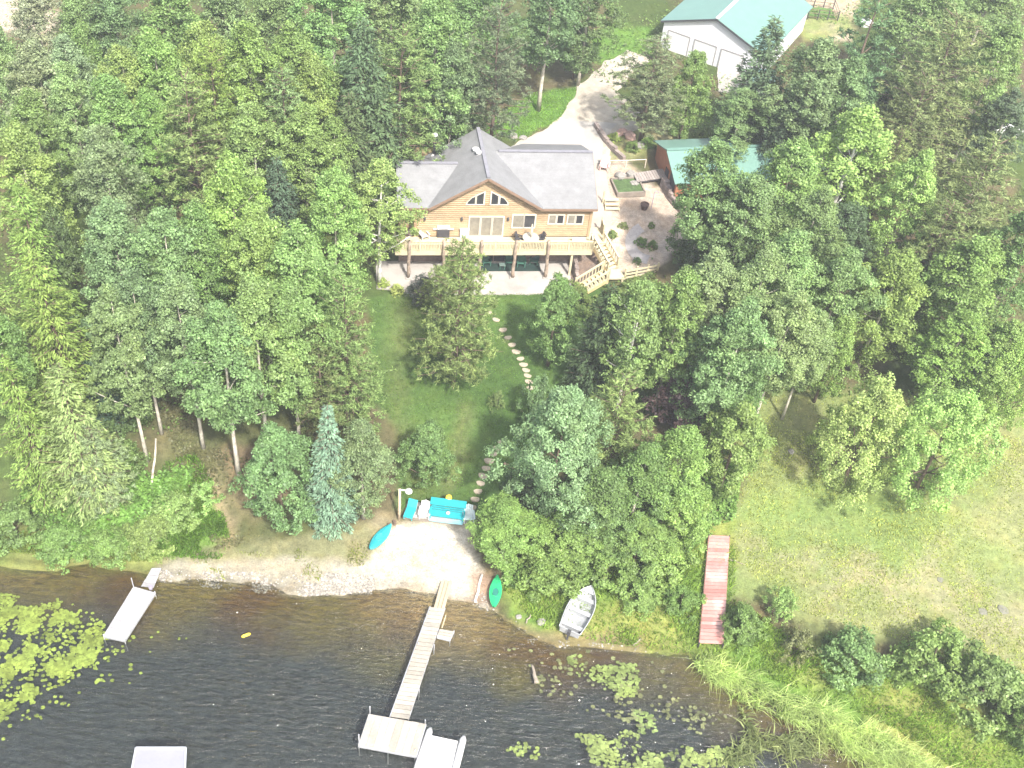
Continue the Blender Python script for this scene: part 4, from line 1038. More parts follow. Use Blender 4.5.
def broad(seed, H, R, base=.3, nc=95, cr=.8, lpc=95, ls=.17, p=.8, q=.75, bark=None, limbs=12, upright=0.0, gap=.0, trunk_r=.16, lean=.0):
    r = np.random.default_rng(seed); vg = Veg(); cb = H * base; ch_ = H - cb
    cc = []
    while len(cc) < nc:
        t_ = r.random() ** .8; an = r.random() * 2 * math.pi
        prof = math.sin(math.pi * min(.98, .06 + t_ ** p * .94)) ** q
        lob = .78 + .30 * math.sin(an * 2 + seed) * math.sin(t_ * 7 + seed) + .22 * math.sin(an * 3 + seed * 2.3 + t_ * 4)
        rad = R * prof * max(.45, lob) * (.35 + .65 * math.sqrt(r.random()))
        z_ = cb + t_ * ch_ * .95
        xx, yy = rad * math.cos(an), rad * math.sin(an)
        if math.sin(2.2 * xx + seed) * math.sin(2.4 * yy + 1.7 * seed) * math.sin(1.9 * z_ + .6 * seed) > .22 and r.random() < .85: continue
        cc.append((xx, yy, z_ + r.normal() * .2, t_))
    for x, y, z_, t_ in cc:
        c_ = np.array([x, y, z_]); n = int(lpc * r.uniform(.6, 1.3)); k = cr * r.uniform(.6, 1.25)
        d_ = rnorm(n, r); rr = r.random(n) ** .45
        pos = c_ + d_ * rr[:, None] * np.array([k, k, k * (.65 + upright)])
        out = c_ - np.array([0, 0, cb + ch_ * .4]); out = out / (np.linalg.norm(out) + .1)
        nr = d_ * .4 + out * .4 + np.array([0, 0, .6]) + r.normal(size=(n, 3)) * .6
        vg.add(*leaf_quads(pos, nr, ls * r.uniform(.7, 1.35, n), .62, r))
    tb = MB(); pts, rad = [], []
    for i in range(8):
        f_ = i / 7; pts.append((lean * f_ ** 1.3 + .12 * math.sin(f_ * 5 + seed) * f_, .12 * math.cos(f_ * 4 + seed) * f_, H * .93 * f_)); rad.append(trunk_r * (1 - .85 * f_) * (1.25 if i == 0 else 1))
    tb.tube(pts, rad, 8)
    idx = r.permutation(len(cc))[:limbs]
    for i in idx:
        x, y, z_, t_ = cc[i]; zs = max(cb * .8, z_ - math.hypot(x, y) * r.uniform(.5, 1.0)); f_ = zs / (H * .93)
        s_ = np.array([lean * f_ ** 1.3 + .12 * math.sin(f_ * 5 + seed) * f_, .12 * math.cos(f_ * 4 + seed) * f_, zs]); e_ = np.array([x, y, z_])
        md = (s_ + e_) / 2 + np.array([0, 0, -.12])
        r0 = trunk_r * (1 - .8 * f_) * .5
        tb.tube([s_, md, e_], [r0, r0 * .7, r0 * .3], 5)
    return tb.mesh('trunk', bark or BARKP, True), vg.mesh('crown', LEAF)

def conifer(seed, H, R, base=.2, whorls=16, per=7, sprig=26, ls=.2, asp=.3, droop=-.15, power=.9, gap=.1, bark=None, trunk_r=.17, thick=.28, flat=.25, tufts=False, mat=None, up=.6, irr=.25):
    r = np.random.default_rng(seed); vg = Veg(); tb = MB(); cb = H * base
    tb.tube([(0.08 * math.sin(i + seed), .08 * math.cos(i * 1.3 + seed), H * i / 7) for i in range(8)], [trunk_r * (1 - .92 * i / 7) for i in range(8)], 8)
    for wi in range(whorls):
        t_ = (wi + r.uniform(-.3, .3)) / whorls; t_ = min(max(t_, 0), .99); z_ = cb + (H - cb) * t_
        Lr = R * (1 - t_) ** power + .18
        if t_ < .18: Lr *= .72 + t_ * 1.5
        n = max(4, int(per * (1 - .35 * t_)))
        a0 = r.random() * 6.28
        for k in range(n):
            if r.random() < gap: continue
            an = a0 + 6.283 * k / n + r.normal() * .2; L_ = Lr * r.uniform(1 - irr, 1 + irr * .7)
            d_ = np.array([math.cos(an), math.sin(an), droop + .5 * t_ * (droop > -.3) + r.normal() * .08]); d_ /= np.linalg.norm(d_)
            side = np.array([-math.sin(an), math.cos(an), 0])
            s_ = np.array([0, 0, z_]); e_ = s_ + d_ * L_
            if k % 2 == 0: tb.tube([s_, (s_ + e_) / 2, e_], [trunk_r * .28 * (1 - t_ * .6), trunk_r * .18, .012], 4)
            m_ = max(6, int(sprig * L_ / R + 4))
            if tufts:
                nt_ = max(3, int(L_ * 3.0))
                for q_ in range(nt_):
                    f_ = r.uniform(.3, 1.0); c_ = s_ + d_ * L_ * f_ + side * r.normal() * L_ * .2 * f_ + np.array([0, 0, r.normal() * .12 + .08])
                    nn = max(8, m_ // 2); dd = rnorm(nn, r); dd[:, 2] = dd[:, 2] * .6 + .25; dd /= np.linalg.norm(dd, axis=1, keepdims=True)
                    pos = c_ + dd * ls * r.uniform(.3, 1.3, (nn, 1))
                    nr = np.cross(dd, rnorm(nn, r)) + np.array([0, 0, .35])
                    vg.add(*leaf_quads(pos, nr, ls * r.uniform(.7, 1.2, nn), asp, r, dd))
            else:
                f_ = r.uniform(.12, 1.0, m_) ** .75
                w_ = (1 - f_) * L_ * .32 + .12
                lat = r.uniform(-1, 1, m_)
                pos = s_ + d_ * (L_ * f_)[:, None] + side * (lat * w_)[:, None] + np.array([0, 0, 1]) * (r.normal(size=m_) * flat * .4 - np.abs(lat) * thick * .3)[:, None]
                dd = d_ + side * (lat * .9)[:, None] + np.array([0, 0, -.15])
                nr = np.array([0, 0, 1]) * up + d_ * .35 + r.normal(size=(m_, 3)) * .35
                vg.add(*leaf_quads(pos, nr, ls * r.uniform(.7, 1.3, m_), asp, r, dd))
    return tb.mesh('trunk', bark or BARK, True), vg.mesh('crown', mat or NEEDLE)

KIND = {}
def reg(k, H, R, col, meshes, name): KIND[k] = (H, R, col, meshes, name)
reg('aspen', 15, 3.0, (.088, .135, .062), [broad(s, 15, 3.0, .34, 290, .5, 84, .086, .85, .7, BARKP, 12) for s in (1, 2, 3)], 'aspen_tree')
reg('fluffy', 14, 3.2, (.085, .145, .05), [broad(s, 14, 3.2, .2, 310, .52, 84, .086, .75, .65, BARKP, 10) for s in (11, 12, 13)], 'broadleaf_tree')
reg('maple', 10, 3.0, (.048, .095, .036), [broad(s, 10, 3.0, .16, 260, .48, 80, .09, .7, .6, BARK, 10) for s in (21, 22)], 'maple_tree')
reg('silver', 14, 4.4, (.095, .145, .085), [broad(s, 14, 4.4, .18, 460, .55, 80, .092, .75, .6, BARK, 16) for s in (31,)], 'silver_leaf_tree')
reg('birch', 12, 3.0, (.085, .115, .048), [broad(s, 12, 3.0, .28, 240, .45, 52, .085, .9, .7, BARKW, 22, trunk_r=.17) for s in (41, 42)], 'birch_tree')
reg('locust', 10, 4.2, (.135, .205, .075), [broad(s, 10, 4.2, .06, 360, .42, 74, .082, .8, .55, BARK, 18, upright=.9) for s in (51, 52)], 'locust_tree')
reg('purple', 7, 2.6, (.035, .026, .034), [broad(61, 7, 2.6, .2, 170, .42, 50, .12, .75, .6, BARK, 10)], 'purple_leaf_tree')
reg('pine', 15, 3.0, (.085, .105, .042), [conifer(s, 15, 3.0, .22, 22, 8, 44, .17, .2, .12, .5, .1, BARK, .19, tufts=True, irr=.35) for s in (71, 72, 73)], 'pine_tree')
reg('fullpine', 13, 3.0, (.085, .115, .05), [conifer(s, 13, 3.0, .1, 24, 9, 46, .16, .2, .1, .48, .08, BARK, .17, tufts=True, irr=.35) for s in (76, 77)], 'pine_tree')
reg('whitepine', 17, 4.6, (.045, .085, .05), [conifer(s, 17, 4.6, .12, 8, 10, 74, .22, .22, .04, .75, .05, BARK, .25, tufts=True, irr=.3) for s in (81,)], 'white_pine_tree')
reg('larch', 15, 2.8, (.084, .135, .048), [conifer(s, 15, 2.8, .1, 28, 9, 62, .15, .3, -.1, .75, .08, BARK, .17, flat=.4, irr=.3) for s in (91, 92)], 'larch_tree')
reg('spruce', 12, 2.2, (.085, .135, .105), [conifer(s, 12, 2.2, .03, 26, 12, 58, .13, .32, -.22, .9, .02, BARK, .15, flat=.12, thick=.4, up=.9, irr=.12) for s in (95,)], 'spruce_tree')
reg('cedar', 12, 2.2, (.04, .068, .036), [conifer(s, 12, 2.4, .05, 24, 9, 62, .16, .34, .1, .6, .06, BARK, .15, flat=.5, irr=.25) for s in (97, 98)], 'conifer_tree')
reg('bush', 2.6, 2.0, (.058, .11, .036), [broad(s, 2.6, 2.0, .03, 150, .3, 56, .074, .55, .45, BARK, 8, trunk_r=.06) for s in (101, 102, 103)], 'bush')
reg('airy', 3.0, 2.2, (.075, .125, .045), [broad(s, 3.0, 2.2, .05, 100, .27, 34, .085, .6, .5, BARK, 14, upright=.5, trunk_r=.06) for s in (111, 112)], 'bush')

BRIGHT, LIME, OLIVE, DARKG, BLUE, GREYG, YEL_G = (.095, .165, .042), (.125, .195, .06), (.09, .125, .05), (.04, .07, .034), (.078, .125, .068), (.10, .135, .085), (.095, .15, .045)
MIDG = (.068, .115, .045)
count = {}
def plant(kind, x, y, h, wpx, label, col=None, cat='tree', name=None, lean=None, group='trees of the surrounding wood', base=False):
    H0, R0, c0_, meshes, nm = KIND[kind]
    if base:
        p_ = G(x, y)
    else:
        zb = 4.0
        for _ in range(12):
            p_ = P(x, y, zb + h); zb = .5 * zb + .5 * max(0.0, gz(p_[0], p_[1]))
        p_ = np.array([p_[0], p_[1], zb])
    depth = (p_ + [0, 0, h * .5] - CAM) @ FWD; Rw = wpx * depth / F / 2
    i = count.get(kind, 0); count[kind] = i + 1
    tm, cm = meshes[i % len(meshes)]
    nm = name or nm
    o = thing(nm, label, cat, (p_[0], p_[1], p_[2] - .06), random.uniform(0, 6.28), group)
    if lean: o.rotation_euler.x, o.rotation_euler.y = lean
    o.scale = (Rw / R0, Rw / R0, h / H0)
    a = bpy.data.objects.new('trunk', tm); c = bpy.data.objects.new('crown', cm)
    for q_ in (a, c): COL.objects.link(q_); q_.parent = o
    k = np.array(col or c0_, float)
    if kind != 'purple': k[0] = float(np.clip(k[0], .6 * k[1], (.66 if 'pine' in kind else .73) * k[1] + .003)); k[2] = max(k[2], .35 * k[1])
    j = np.array([random.uniform(.93, 1.07), random.uniform(.95, 1.05), random.uniform(.9, 1.1)]) * random.uniform(.9, 1.1)
    c.color = (*(np.array(k) * j), 1); a.color = (1, 1, 1, 1)
    return o

T_ = [
# --- left edge conifers
('larch', 14, 176, 15, 84, 'tall yellow green larch at the left edge, upper of the left edge conifers', None),
('larch', 30, 248, 15, 92, 'broad yellow green larch below the upper larch on the left edge', None),
('larch', 2, 352, 14, 76, 'yellow green larch cut by the left edge, above the lily pads', None),
('larch', 56, 362, 14, 96, 'large olive larch nearest the lake on the left with drooping lower boughs', (.085, .125, .058)),
('pine', 88, 425, 9, 66, 'short greyish pine leaning over the left bank beside the olive larch', GREYG),
('aspen', 108, 285, 16, 84, 'slanting aspen with a bare pale trunk above the fallen log', None),
('fluffy', 10, 120, 14, 90, 'yellow green leafy tree at the left edge under the bare grey tree', YEL_G),
('maple', 48, 205, 12, 60, 'dark green tree squeezed between the upper larch and the round blue green tree', DARKG),
# --- left middle aspens
('fluffy', 96, 122, 15, 84, 'round blue green tree right of the yellow green tree on the left edge', BLUE),
('fluffy', 104, 198, 15, 92, 'wide blue green tree below the small tan clearing', BLUE),
('aspen', 160, 208, 16, 90, 'grey green aspen right of the wide blue green tree', (.085, .14, .065)),
('fluffy', 226, 150, 16, 92, 'pale bright green tree standing tall above the aspens on the left', BRIGHT),
('fluffy', 192, 200, 15, 76, 'mid green tree just left below the pale bright green tree', MIDG),
('aspen', 256, 205, 16, 86, 'green aspen right below the pale bright green tree', (.085, .15, .055)),
('aspen', 296, 222, 17, 98, 'leafy aspen in front of the dark gap left of the house', (.09, .15, .06)),
('fluffy', 332, 166, 15, 86, 'bright green tree directly left of the house tree', (.09, .155, .05)),
('birch', 380, 160, 12, 88, 'fine leaved birch covering the left corner of the log house', (.10, .145, .065)),
('aspen', 128, 268, 15, 74, 'dark grey green aspen behind the slanting trunk', (.065, .11, .06)),
('aspen', 174, 272, 16, 84, 'grey green aspen left of the double pale trunks', (.078, .125, .065)),
('aspen', 215, 300, 16, 98, 'aspen with two long pale bare trunks above the brown slope', (.08, .13, .062)),
('aspen', 250, 276, 16, 94, 'aspen whose pale trunk ends above the green maple on the shore', (.085, .14, .062)),
('aspen', 288, 285, 15, 84, 'aspen right of the double trunk, touching the drooping pine', (.085, .135, .06)),
('fullpine', 344, 280, 15, 88, 'brownish olive pine at the left side of the lawn', (.095, .115, .055)),
('pine', 318, 325, 12, 70, 'thin olive pine behind the blue spruce', (.075, .1, .045)),
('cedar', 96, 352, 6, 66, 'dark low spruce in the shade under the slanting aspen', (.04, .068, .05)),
('maple', 274, 428, 10, 92, 'round dark green maple on the shore left of the blue spruce', (.05, .1, .05)),
('spruce', 327, 402, 12, 66, 'blue green cone shaped spruce near the beach', None),
('fluffy', 362, 420, 10, 74, 'grey green leafy tree right behind the blue spruce', (.075, .12, .06)),
('maple', 428, 424, 6.5, 62, 'small round maple above the turquoise bench', (.06, .115, .045)),
# --- lawn
('fullpine', 463, 240, 14, 88, 'single pine on the lawn in front of the patio', (.095, .125, .06)),
('pine', 440, 268, 4.5, 44, 'small pine sapling beside the purple shrub', (.09, .12, .05)),
('maple', 561, 276, 9, 62, 'small dark green maple on the lawn right of the path', (.055, .12, .045)),
# --- centre right
('cedar', 612, 285, 11, 62, 'dark dense tree right of the small lawn maple', (.03, .055, .03)),
('birch', 645, 282, 13, 84, 'birch with white forked trunk right of the lawn', (.085, .14, .055)),
('fluffy', 690, 268, 14, 78, 'upright bright green tree right of the forked birch', (.075, .14, .042)),
('aspen', 722, 246, 15, 84, 'grey green aspen in front of the gravel garden trees', (.092, .145, .07)),
('aspen', 772, 246, 15, 82, 'grey green aspen right of the aspen near the gravel garden', (.088, .14, .068)),
('aspen', 752, 300, 15, 88, 'large aspen in the middle of the right hand wood above the dry lawn', (.085, .14, .065)),
('aspen', 800, 290, 14, 84, 'aspen at the top left corner of the dry lawn', (.088, .14, .07)),
('fluffy', 722, 320, 12, 72, 'dark blue green tree directly above the purple leaved tree', (.06, .105, .055)),
('purple', 694, 376, 6, 76, 'dark purple leaved tree among green trees', None),
('maple', 748, 352, 9, 74, 'green tree between the purple tree and the dry lawn', (.062, .115, .05)),
('fullpine', 628, 372, 12, 86, 'olive green pine behind the large silver leaved tree', (.115, .13, .055)),
('silver', 569, 388, 14, 122, 'large silver green tree beside the lawn path', None),
('airy', 540, 378, 5, 52, 'small grey green tree at the top left of the silver tree', (.075, .12, .065)),
('fluffy', 690, 425, 11, 84, 'yellow green tree below the purple leaved tree', (.095, .15, .045)),
('maple', 748, 405, 9, 80, 'leafy green tree on the left edge of the dry lawn', (.07, .13, .045)),
('fluffy', 650, 445, 10, 84, 'dark green tree right of the silver tree', (.055, .1, .038)),
('fluffy', 610, 470, 9, 88, 'mid green tree under the right side of the silver tree', (.06, .11, .045)),
('maple', 576, 512, 5, 90, 'green shoreside tree below the silver tree', (.06, .115, .045)),
('fluffy', 509, 503, 6.5, 84, 'dense rounded green tree between the sand and silver tree', (.075, .14, .04)),
('maple', 645, 520, 5, 80, 'green bushy tree behind the rowing boat', (.06, .12, .038)),
('maple', 688, 486, 6, 74, 'bright green bushy tree above the red dock section', (.08, .145, .042)),
# --- right of house
('maple', 726, 182, 10, 80, 'dark leafy tree shading the right side of the gravel garden', (.045, .075, .038)),
('aspen', 722, 142, 14, 92, 'grey green aspen in front of the teal garage roof', (.08, .125, .065)),
('aspen', 760, 176, 14, 86, 'aspen right of the garage roof, behind the gravel garden trees', (.075, .12, .058)),
('fluffy', 802, 138, 14, 90, 'bright green tree right of the garage roof', (.085, .15, .048)),
('birch', 868, 106, 15, 118, 'wide pale green birch with a white trunk right of the garage', (.10, .155, .058)),
('aspen', 826, 186, 14, 80, 'slender green aspen left of the white birch trunk', (.07, .115, .05)),
('aspen', 800, 232, 14, 88, 'grey green aspen in the middle of the right hand wood', (.085, .135, .068)),
('maple', 856, 200, 10, 76, 'dark green tree below the white birch trunk', DARKG),
('fluffy', 930, 146, 14, 68, 'lime green tree left of the big pine at the right edge', LIME),
('fullpine', 1000, 140, 15, 120, 'big olive pine below the white tank at the right edge', (.105, .125, .06)),
('pine', 955, 200, 12, 84, 'brownish thin pine right of the lime green tree', (.085, .095, .05)),
('fluffy', 908, 248, 13, 94, 'bright round green tree above the pale locust trees', (.085, .15, .05)),
('aspen', 855, 250, 13, 82, 'green aspen left of the bright round tree above the locusts', (.072, .12, .055)),
('fluffy', 990, 236, 13, 108, 'wide green tree at the right edge below the big pine', (.072, .13, .048)),
('fluffy', 972, 312, 10, 92, 'low spreading green tree just above the locust trees', (.075, .145, .042)),
('maple', 848, 316, 9, 60, 'small mid green tree at the top edge of the dry lawn', (.07, .13, .042)),
('aspen', 822, 312, 11, 60, 'pale grey green young aspen beside the dry lawn', (.09, .14, .075)),
('fluffy', 1022, 320, 10, 80, 'green tree cut by the right edge above the locust trees', (.08, .15, .045)),
('locust', 888, 384, 10.5, 118, 'pale green locust tree standing on the dry lawn, left of the pair', None),
('locust', 966, 394, 10.5, 128, 'pale green locust tree standing on the dry lawn, right of the pair', (.135, .205, .072)),
('locust', 1028, 345, 9, 80, 'pale green locust tree cut by the right edge', (.12, .185, .055)),
# --- top right
('pine', 660, 36, 10.5, 84, 'ragged olive pine beside the driveway in front of the white barn', (.085, .105, .06)),
('maple', 700, 46, 10, 52, 'small green tree right of the ragged driveway pine', (.06, .12, .048)),
('cedar', 776, 18, 13, 70, 'dark green tree at the right corner of the white barn', (.045, .075, .048)),
('aspen', 826, 40, 14, 92, 'grey green aspen right of the dark barn tree', (.085, .13, .065)),
('aspen', 858, 56, 13, 70, 'smaller grey green aspen beside the layered white pine', (.075, .12, .062)),
('fluffy', 748, 88, 8, 70, 'rounded grey green tree in front of the tiny shed', (.075, .115, .062)),
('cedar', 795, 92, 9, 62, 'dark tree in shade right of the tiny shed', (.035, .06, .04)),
('whitepine', 884, -14, 18, 118, 'dark layered white pine at the top right', None),
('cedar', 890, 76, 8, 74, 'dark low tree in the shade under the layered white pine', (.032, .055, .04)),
('fullpine', 962, 14, 17, 128, 'big grey olive pine at the top right', (.09, .115, .062)),
('pine', 930, 74, 14, 92, 'grey olive pine below the biggest top right pine', (.085, .11, .06)),
('fluffy', 1014, 20, 15, 84, 'light green tree in the top right corner', (.085, .145, .06)),
('aspen', 1020, 88, 12, 66, 'dark green tree right above the white tank', (.05, .085, .048)),
('fluffy', 940, -40, 15, 100, 'mid green tree behind the layered white pine', (.07, .12, .055)),
('fluffy', 1010, -50, 15, 100, 'mid green tree at the very top right edge', (.075, .125, .06)),
('fluffy', 1044, 205, 14, 90, 'green tree cut by the right edge beside the big olive pine', (.07, .12, .05)),
('larch', -14, 262, 14, 80, 'yellow green larch mostly outside the left edge', None),
('pine', 905, 128, 11, 60, 'narrow olive pine right of the wide pale birch', (.085, .115, .05)),
# --- top middle
('aspen', 556, -44, 15, 90, 'dark leafy tree at the top left of the driveway', (.055, .09, .045)),
('fluffy', 596, -44, 13, 74, 'dark leafy tree at the top beside the barn driveway', (.052, .09, .042)),
('maple', 580, 22, 6, 46, 'small dark tree overhanging the driveway lawn', (.05, .085, .042)),
('pine', 503, -12, 17, 76, 'tall greyish pine with bare trunk above the driveway lawn', (.08, .088, .062)),
('fluffy', 438, -6, 16, 92, 'bright green tree left of the greyish driveway pine', (.08, .14, .055)),
('fluffy', 455, 38, 13, 72, 'blue green tree behind the roof peak', (.055, .098, .055)),
('bush', 455, 114, 4.5, 60, 'bright green bushy tree behind the house roof', (.085, .17, .035)),
('pine', 402, 22, 16, 92, 'olive pine behind the chimney side of the roof', (.09, .115, .052)),
('cedar', 362, 18, 17, 80, 'dark conifer left of the olive pine behind the house', (.042, .07, .045)),
('cedar', 378, 72, 13, 76, 'dark conifer behind the left roof of the house', (.045, .07, .042)),
('cedar', 350, 92, 13, 60, 'dark narrow conifer left of the house roof', (.04, .068, .04)),
('fluffy', 478, -40, 14, 80, 'green tree in the top row left of the greyish driveway pine', (.07, .12, .055)),
('aspen', 420, -50, 15, 80, 'grey green tree in the top row behind the bright green tree', (.075, .12, .06)),
('maple', 470, 62, 8, 50, 'dark shrubby tree left of the bare pine trunk behind the house', (.05, .09, .045)),
# --- top left forest
('aspen', 392, -36, 16, 92, 'grey green aspen at the top behind the dark conifers', (.08, .125, .062)),
('aspen', 330, -30, 16, 90, 'green aspen at the top left of the dark conifer', (.075, .13, .06)),
('fluffy', 276, -34, 15, 90, 'dark green tree at the top, second row behind the slim white trunk', (.06, .11, .055)),
('fluffy', 222, -20, 15, 92, 'green tree in the top row above the slim white trunk', (.07, .125, .06)),
('fluffy', 165, -28, 15, 92, 'light green tree in the top row right of the bare sandy patch', (.08, .14, .06)),
('fluffy', 108, -22, 14, 84, 'blue green tree beside the bare sandy patch', (.06, .11, .06)),
('fluffy', 72, -18, 13, 70, 'green tree in the top row right next to the bare sandy patch', (.075, .12, .06)),
('aspen', 60, 34, 13, 66, 'grey thin tree just below the bare sandy patch', GREYG),
('aspen', 292, 20, 16, 86, 'pale trunked aspen in the upper left wood', (.08, .135, .055)),
('aspen', 246, 22, 16, 84, 'aspen with a slim white trunk in the upper left wood', (.085, .15, .055)),
('fluffy', 310, 50, 15, 76, 'olive green tree left of the dark conifers', (.08, .125, .048)),
('pine', 282, 66, 15, 74, 'thin olive pine with a pale stem in the upper left wood', (.088, .115, .06)),
('fluffy', 200, 18, 15, 84, 'yellow green tree in the upper left wood', (.10, .15, .05)),
('fluffy', 150, 26, 15, 84, 'green tree in the upper left wood left of the yellow green one', (.08, .14, .052)),
('maple', 78, 24, 12, 58, 'bright small crowned tree right below the sandy patch', (.065, .125, .05)),
('aspen', 30, 40, 13, 80, 'pale grey half bare tree at the upper left edge', GREYG),
('fluffy', 118, 40, 14, 76, 'light yellow green tree in the third row of the upper left wood', (.10, .16, .055)),
('fluffy', 62, 58, 14, 66, 'pale mint green tree near the upper left edge', (.10, .155, .08)),
('fluffy', 105, 70, 14, 80, 'soft light green tree above the round blue green tree', (.095, .155, .06)),
('pine', 184, 72, 15, 92, 'brownish olive pine above the small tan clearing', (.105, .115, .055)),
('pine', 208, 40, 15, 66, 'yellow olive pine behind the brownish pine', (.115, .14, .05)),
('fluffy', 145, 84, 13, 66, 'light green tree left of the brownish olive pine', (.085, .145, .055)),
('fluffy', 250, 100, 14, 84, 'light green tree right of the brownish olive pine', (.09, .15, .06)),
('fluffy', 302, 104, 14, 88, 'green tree below the thin olive pine', (.08, .14, .048)),
('fluffy', 334, 112, 12, 62, 'yellow olive tree left of the narrow dark conifer', (.085, .13, .042)),
('cedar', 276, 158, 11, 56, 'dark spruce in the gap between bright green trees', (.035, .06, .045)),
('fluffy', 28, -20, 12, 70, 'pale grey tree at the top left corner', (.10, .13, .09)),
('fluffy', 24, 88, 13, 76, 'light green tree at the left edge under the grey tree', (.085, .13, .055)),
('fluffy', -10, 20, 13, 70, 'green tree cut by the upper left edge', (.08, .125, .06)),
('pine', 150, 142, 7, 66, 'low brown olive pine at the edge of the small tan clearing', (.085, .09, .05)),
('aspen', -20, 300, 14, 70, 'green tree behind the larches at the left edge', MIDG),
]
for k, x, y, h, wp, lb, c in T_: plant(k, x, y, h, wp, lb, c)

# bushes: (kind, base px, base py, height, width px, label, colour)
B_ = [
('bush', 18, 535, 2.6, 74, 'dark green bush on the left bank under the larches', (.05, .10, .034)),
('bush', 62, 552, 2.0, 60, 'green bush on the left bank between larch boughs and water', (.06, .12, .036)),
('bush', 108, 555, 2.2, 56, 'bright green bush left of the small dock gangway', (.065, .125, .04)),
('bush', 152, 545, 2.4, 62, 'leafy bush above the small dock gangway', (.065, .14, .036)),
('bush', 178, 520, 2.2, 60, 'leafy bush beside the bright grass of the left slope', (.065, .14, .038)),
('airy', 205, 500, 1.4, 50, 'low fresh green plant clump on the left slope', (.075, .16, .038)),
('bush', 120, 475, 3.4, 66, 'tall green bush right of the olive larch', (.058, .115, .038)),
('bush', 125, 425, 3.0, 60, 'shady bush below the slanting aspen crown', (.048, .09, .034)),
('bush', 92, 515, 2.8, 60, 'dense bush below the short greyish pine', (.06, .11, .038)),
('bush', 680, 606, 1.6, 46, 'low bush left of the red dock section', (.06, .125, .042)),
('bush', 740, 634, 2.4, 56, 'rounded dark bush right of the red dock section', (.065, .12, .042)),
('airy', 776, 612, 2.4, 44, 'yellow green sapling on the edge of the dry lawn', (.09, .17, .038)),
('airy', 796, 652, 2.2, 48, 'thin brownish shrub between two shore bushes', (.075, .085, .045)),
('bush', 848, 668, 2.8, 84, 'wide grey green bush in the middle of the right bank', (.075, .13, .052)),
('bush', 925, 672, 3.8, 92, 'large bush with yellowish top on the right bank', (.085, .14, .045)),
('bush', 978, 698, 3.6, 104, 'largest dark bush near the right bottom corner', (.07, .125, .044)),
('bush', 1022, 735, 2.8, 70, 'dark bush cut by the right edge at the bottom', (.068, .12, .042)),
('bush', 552, 578, 2.2, 80, 'bright bush behind the green kayak', (.07, .14, .038)),
('bush', 606, 572, 2.6, 84, 'dark green bush just behind the rowing boat bow', (.055, .115, .034)),
('bush', 662, 570, 2.2, 76, 'bright green bush left of the red dock top', (.075, .15, .04)),
('bush', 694, 512, 2.0, 60, 'bright bush at the left edge of the dry lawn', (.075, .145, .04)),
('bush', 640, 600, 1.5, 56, 'low leafy bush right of the rowing boat', (.07, .14, .038)),
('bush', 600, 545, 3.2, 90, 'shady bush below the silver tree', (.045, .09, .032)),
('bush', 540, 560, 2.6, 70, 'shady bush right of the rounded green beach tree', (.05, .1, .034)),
('bush', 383, 286, .8, 24, 'small yellow green shrub beside the patio, left of two', (.16, .2, .04)),
('bush', 397, 293, .9, 28, 'small yellow green shrub beside the patio, right of two', (.16, .2, .04)),
('airy', 425, 298, 2.0, 46, 'purplish shrub at the left front of the patio', (.075, .058, .062)),
('bush', 623, 227, .5, 20, 'low grey green shrub on the gravel in front of the yellow steps', (.10, .13, .06)),
('bush', 612, 237, .7, 20, 'small green shrub beside the stair railing', (.08, .13, .045)),
('bush', 651, 227, .5, 15, 'small round shrub by the garden hook', (.085, .13, .05)),
('bush', 641, 245, .8, 24, 'dark green shrub inside the paver ring', (.055, .11, .036)),
('bush', 652, 248, .8, 22, 'dark green shrub right inside the paver ring', (.06, .115, .036)),
('bush', 637, 263, .6, 18, 'small shrub near the fence end on the gravel', (.06, .1, .04)),
('bush', 614, 140, .8, 24, 'yellow green shrub at the top of the rock garden', (.16, .19, .05)),
('bush', 632, 150, .9, 30, 'green shrub in the centre of the rock garden', (.06, .125, .036)),
('bush', 648, 145, .7, 36, 'low green shrub at the right of the rock garden', (.08, .125, .042)),
('bush', 676, 132, .9, 34, 'yellowish shrub behind the garage roof', (.15, .17, .06)),
('bush', 700, 136, .8, 28, 'small yellow green shrub behind the garage ridge', (.13, .16, .055)),
('airy', 590, 380, 2.4, 52, 'shady shrub under the dark dense tree by the lawn', (.05, .085, .036)),
('airy', 497, 407, 1.6, 22, 'thin sapling on the lawn left of the silver tree', (.075, .12, .05)),
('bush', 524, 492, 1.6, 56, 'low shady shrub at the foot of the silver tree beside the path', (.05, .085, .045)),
('bush', 575, 308, 1.6, 60, 'green shrub at the foot of the lower stairs', (.06, .11, .042)),
('bush', 640, 300, 1.8, 70, 'olive shrub below the garden fence', (.07, .105, .04)),
('bush', 700, 268, 2.2, 60, 'dark shrub at the lower right of the gravel garden', (.045, .08, .034)),
('bush', 460, 282, 2.4, 40, 'green shrub in front of the patio beside the purple one', (.07, .125, .046)),
]
for k, x, y, h, wp, lb, c in B_: plant(k, x, y, h, wp * (.62 if h < 1 else 1), lb, c, 'shrub', 'shrub', group='shrubs and bushes', base=True)

